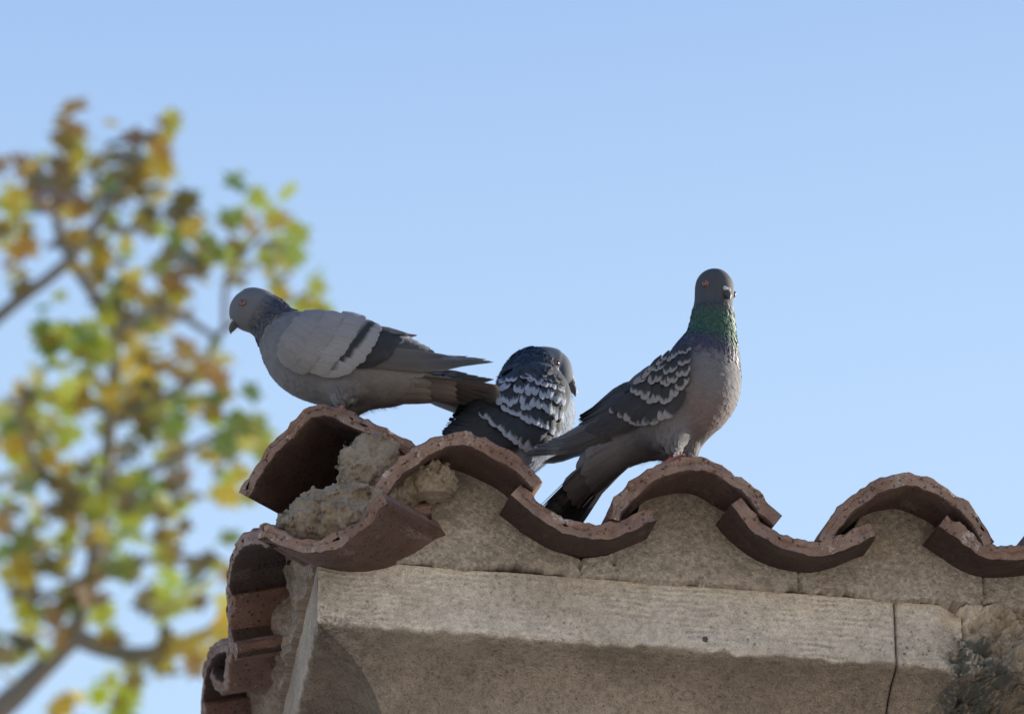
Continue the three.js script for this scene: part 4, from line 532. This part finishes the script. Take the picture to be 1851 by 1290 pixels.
const wingRows = {
  one: {
    P: { root: [[-0.0138, 0.0342, 0.0477], [-0.017, 0.0389, 0.0488], [-0.0234, 0.0448, 0.0493]], tip: [[-0.1784, 0.0471, 0.027], [-0.1646, 0.051, 0.027], [-0.1424, 0.0564, 0.027]] },
    S3: { root: [[-0.0202, 0.0366, 0.0476], [-0.0234, 0.0434, 0.0489], [-0.0266, 0.0505, 0.0499], [-0.0317, 0.0582, 0.0499]], tip: [[-0.1116, 0.0564, 0.027], [-0.1037, 0.0654, 0.0249], [-0.0932, 0.071, 0.027], [-0.0808, 0.0749, 0.0307]] },
    S2: { root: [[-0.0041, 0.0317, 0.048], [-0.0124, 0.0441, 0.0504], [-0.0187, 0.0557, 0.0515], [-0.0263, 0.0697, 0.0512]], tip: [[-0.0448, 0.0408, 0.0433], [-0.0552, 0.0472, 0.0429], [-0.0609, 0.0561, 0.0421], [-0.0679, 0.0694, 0.0394]] },
    T: { root: [[-0.0232, 0.0618, 0.0515], [-0.0289, 0.0703, 0.0503], [-0.0359, 0.079, 0.0475]], tip: [[-0.0711, 0.0706, 0.0376], [-0.08, 0.0803, 0.027], [-0.0865, 0.0842, 0.027]] },
    G: { root: [[0.0386, 0.033, 0.0386], [0.0287, 0.0376, 0.0459], [0.0124, 0.0488, 0.0527], [-0.0004, 0.0648, 0.0541], [-0.0118, 0.0793, 0.0519], [-0.0194, 0.09, 0.0472]], tip: [[-0.0021, 0.0228, 0.0427], [-0.0125, 0.0265, 0.0441], [-0.0235, 0.0363, 0.0468], [-0.0338, 0.0477, 0.0482], [-0.0407, 0.0627, 0.0488], [-0.0437, 0.0769, 0.0458]] },
    M: { root: [[0.0484, 0.0384, 0.041], [0.0385, 0.0492, 0.0496], [0.0257, 0.0641, 0.0539], [0.0129, 0.0804, 0.0538], [0.003, 0.0989, 0.0466]], tip: [[0.0129, 0.0307, 0.0447], [0.0012, 0.0399, 0.0509], [-0.0097, 0.0544, 0.0523], [-0.0198, 0.0716, 0.0518], [-0.0259, 0.0902, 0.0457]] },
    L1: { root: [[0.0663, 0.046, 0.0375], [0.0532, 0.0617, 0.0493], [0.0404, 0.0804, 0.0513], [0.0266, 0.0987, 0.0469]], tip: [[0.0373, 0.0328, 0.0388], [0.0208, 0.0441, 0.0504], [0.01, 0.063, 0.0545], [0, 0.0864, 0.0517]] },
    L2: { root: [[0.073, 0.0571, 0.0394], [0.0673, 0.073, 0.046], [0.0578, 0.088, 0.0467], [0.0465, 0.103, 0.0414]], tip: [[0.0537, 0.0381, 0.0378], [0.0438, 0.051, 0.0491], [0.0324, 0.0715, 0.0533], [0.0218, 0.0939, 0.0496]] },
  },
  two: {
    P: { root: [[-0.0297, 0.0148, 0.0428], [-0.0377, 0.0115, 0.0408]], tip: [[-0.1242, 0.0075, 0.0293], [-0.1156, -0.0077, 0.0298]] },
    S: { root: [[-0.063, 0.0145, 0.0493], [-0.0714, 0.0336, 0.0532], [-0.0754, 0.0496, 0.0536], [-0.0781, 0.0643, 0.0498]], tip: [[-0.1268, 0.0205, 0.03], [-0.1225, 0.0309, 0.03], [-0.1146, 0.0439, 0.03], [-0.1044, 0.0583, 0.03]] },
    G: { root: [[-0.0679, 0.0546, 0.055], [-0.0494, 0.0483, 0.0596], [-0.0291, 0.0468, 0.0604], [-0.0068, 0.0433, 0.0572], [0.0109, 0.0427, 0.048]], tip: [[-0.084, 0.0399, 0.0501], [-0.067, 0.0286, 0.0531], [-0.0494, 0.0182, 0.0517], [-0.0298, 0.0161, 0.0446], [-0.0111, 0.0189, 0.0425]] },
    M: { root: [[-0.0534, 0.072, 0.0587], [-0.0387, 0.0654, 0.0621], [-0.0199, 0.0649, 0.0631], [-0.0005, 0.0623, 0.0612], [0.0168, 0.0618, 0.0545]], tip: [[-0.0548, 0.0498, 0.0585], [-0.0367, 0.0446, 0.0594], [-0.0188, 0.0423, 0.0591], [0.0008, 0.0417, 0.0536], [0.015, 0.0449, 0.0457]] },
    L1: { root: [[-0.0561, 0.082, 0.0565], [-0.0345, 0.0811, 0.0626], [-0.0144, 0.0815, 0.0641], [0.0029, 0.08, 0.0622], [0.0172, 0.077, 0.0586]], tip: [[-0.0617, 0.0588, 0.0575], [-0.0406, 0.0582, 0.0613], [-0.0203, 0.059, 0.0623], [-0.0002, 0.0596, 0.0606], [0.0164, 0.0589, 0.0539]] },
    L2: { root: [[-0.048, 0.0976, 0.055], [-0.0259, 0.0972, 0.0618], [-0.0093, 0.0986, 0.0628], [0.0054, 0.0967, 0.0617], [0.0197, 0.0936, 0.0583]], tip: [[-0.0575, 0.0785, 0.0564], [-0.0331, 0.0766, 0.0628], [-0.0152, 0.0774, 0.0641], [0.0021, 0.0766, 0.0622], [0.0184, 0.0763, 0.0577]] },
    L3: { root: [[-0.0452, 0.1088, 0.0491], [-0.0261, 0.1131, 0.0574], [-0.0098, 0.1147, 0.0593], [0.004, 0.1124, 0.06], [0.0176, 0.1082, 0.0582]], tip: [[-0.0589, 0.0904, 0.0514], [-0.0377, 0.0944, 0.0599], [-0.0181, 0.0956, 0.0626], [0.0005, 0.0957, 0.0627], [0.018, 0.0961, 0.0587]] },
    L4: { root: [[-0.0316, 0.131, 0.0229], [-0.0268, 0.1194, 0.0543], [-0.0106, 0.1209, 0.0579], [0.004, 0.1188, 0.0585], [0.0179, 0.1134, 0.0576]], tip: [[-0.0439, 0.119, 0.0173], [-0.0389, 0.1017, 0.0577], [-0.0198, 0.1037, 0.0616], [-0.0004, 0.104, 0.0615], [0.019, 0.1022, 0.0583]] },
    L5: { root: [[-0.0275, 0.1346, 0.027], [-0.0248, 0.1238, 0.0531], [-0.0098, 0.126, 0.0561], [0.0046, 0.1243, 0.0574], [0.0166, 0.1188, 0.0572]], tip: [[-0.0355, 0.1294, 0.0154], [-0.0349, 0.111, 0.0556], [-0.0171, 0.1137, 0.059], [0.0002, 0.112, 0.0602], [0.0176, 0.109, 0.0581]] },
  },
  three: {
    P: { root: [[-0.0694, 0.0305, 0.0327], [-0.0718, 0.0396, 0.0384], [-0.0781, 0.0518, 0.0401]], tip: [[-0.1884, 0.036, 0.027], [-0.1774, 0.0418, 0.027], [-0.154, 0.0505, 0.027]] },
    S: { root: [[-0.0201, 0.0359, 0.0462], [-0.0286, 0.0509, 0.051], [-0.0379, 0.0688, 0.0521], [-0.0465, 0.0838, 0.0487]], tip: [[-0.0866, 0.0386, 0.0344], [-0.1006, 0.0488, 0.0323], [-0.1123, 0.0624, 0.027], [-0.1122, 0.0717, 0.027]] },
    G: { root: [[-0.0367, 0.0838, 0.0512], [-0.0189, 0.0656, 0.0546], [0.0012, 0.055, 0.0532], [0.0194, 0.0525, 0.0492], [0.0339, 0.0603, 0.0477]], tip: [[-0.0808, 0.0815, 0.027], [-0.0543, 0.0483, 0.0467], [-0.0363, 0.0361, 0.0421], [-0.0165, 0.0281, 0.0433], [0.0061, 0.0326, 0.0441]] },
    M: { root: [[-0.0192, 0.0841, 0.0549], [-0.0043, 0.0763, 0.0564], [0.0112, 0.0702, 0.0559], [0.0248, 0.0723, 0.0541], [0.0372, 0.0815, 0.0526]], tip: [[-0.0285, 0.067, 0.0538], [-0.0134, 0.0536, 0.0529], [0.0022, 0.0468, 0.0509], [0.0179, 0.0514, 0.0491], [0.0327, 0.0642, 0.0497]] },
    L1: { root: [[-0.0088, 0.0905, 0.0553], [0.0013, 0.0923, 0.0555], [0.0164, 0.0868, 0.0556], [0.0293, 0.0883, 0.0539], [0.0391, 0.0963, 0.0515]], tip: [[-0.0254, 0.0753, 0.0541], [-0.0079, 0.0757, 0.0563], [0.0095, 0.067, 0.0555], [0.0245, 0.0695, 0.0536], [0.0381, 0.0771, 0.0517]] },
    L2: { root: [[0.0009, 0.0978, 0.0543], [0.0089, 0.1028, 0.0526], [0.0207, 0.0993, 0.0534], [0.0302, 0.1014, 0.0521], [0.0393, 0.1049, 0.0499]], tip: [[-0.0146, 0.0826, 0.0555], [0.0002, 0.0867, 0.0564], [0.015, 0.0807, 0.056], [0.0292, 0.0845, 0.0538], [0.0405, 0.0905, 0.0515]] },
    L3: { root: [[0.0084, 0.1061, 0.0513], [0.0149, 0.1099, 0.0497], [0.0237, 0.1139, 0.0482], [0.0323, 0.1181, 0.0463], [0.0392, 0.1191, 0.0455]], tip: [[-0.003, 0.0904, 0.0555], [0.007, 0.0957, 0.0551], [0.0194, 0.0979, 0.0538], [0.0329, 0.1017, 0.0516], [0.0419, 0.1054, 0.0491]] },
  },
};

for (const k of ['one', 'two', 'three']) { const S = specs[k]; S.rows = Object.entries(wingRows[k]).map(([r, g]) => ({ ...g, ...S.rowStyle(r) })); makePigeon(S); }
renderer.render(scene, camera);
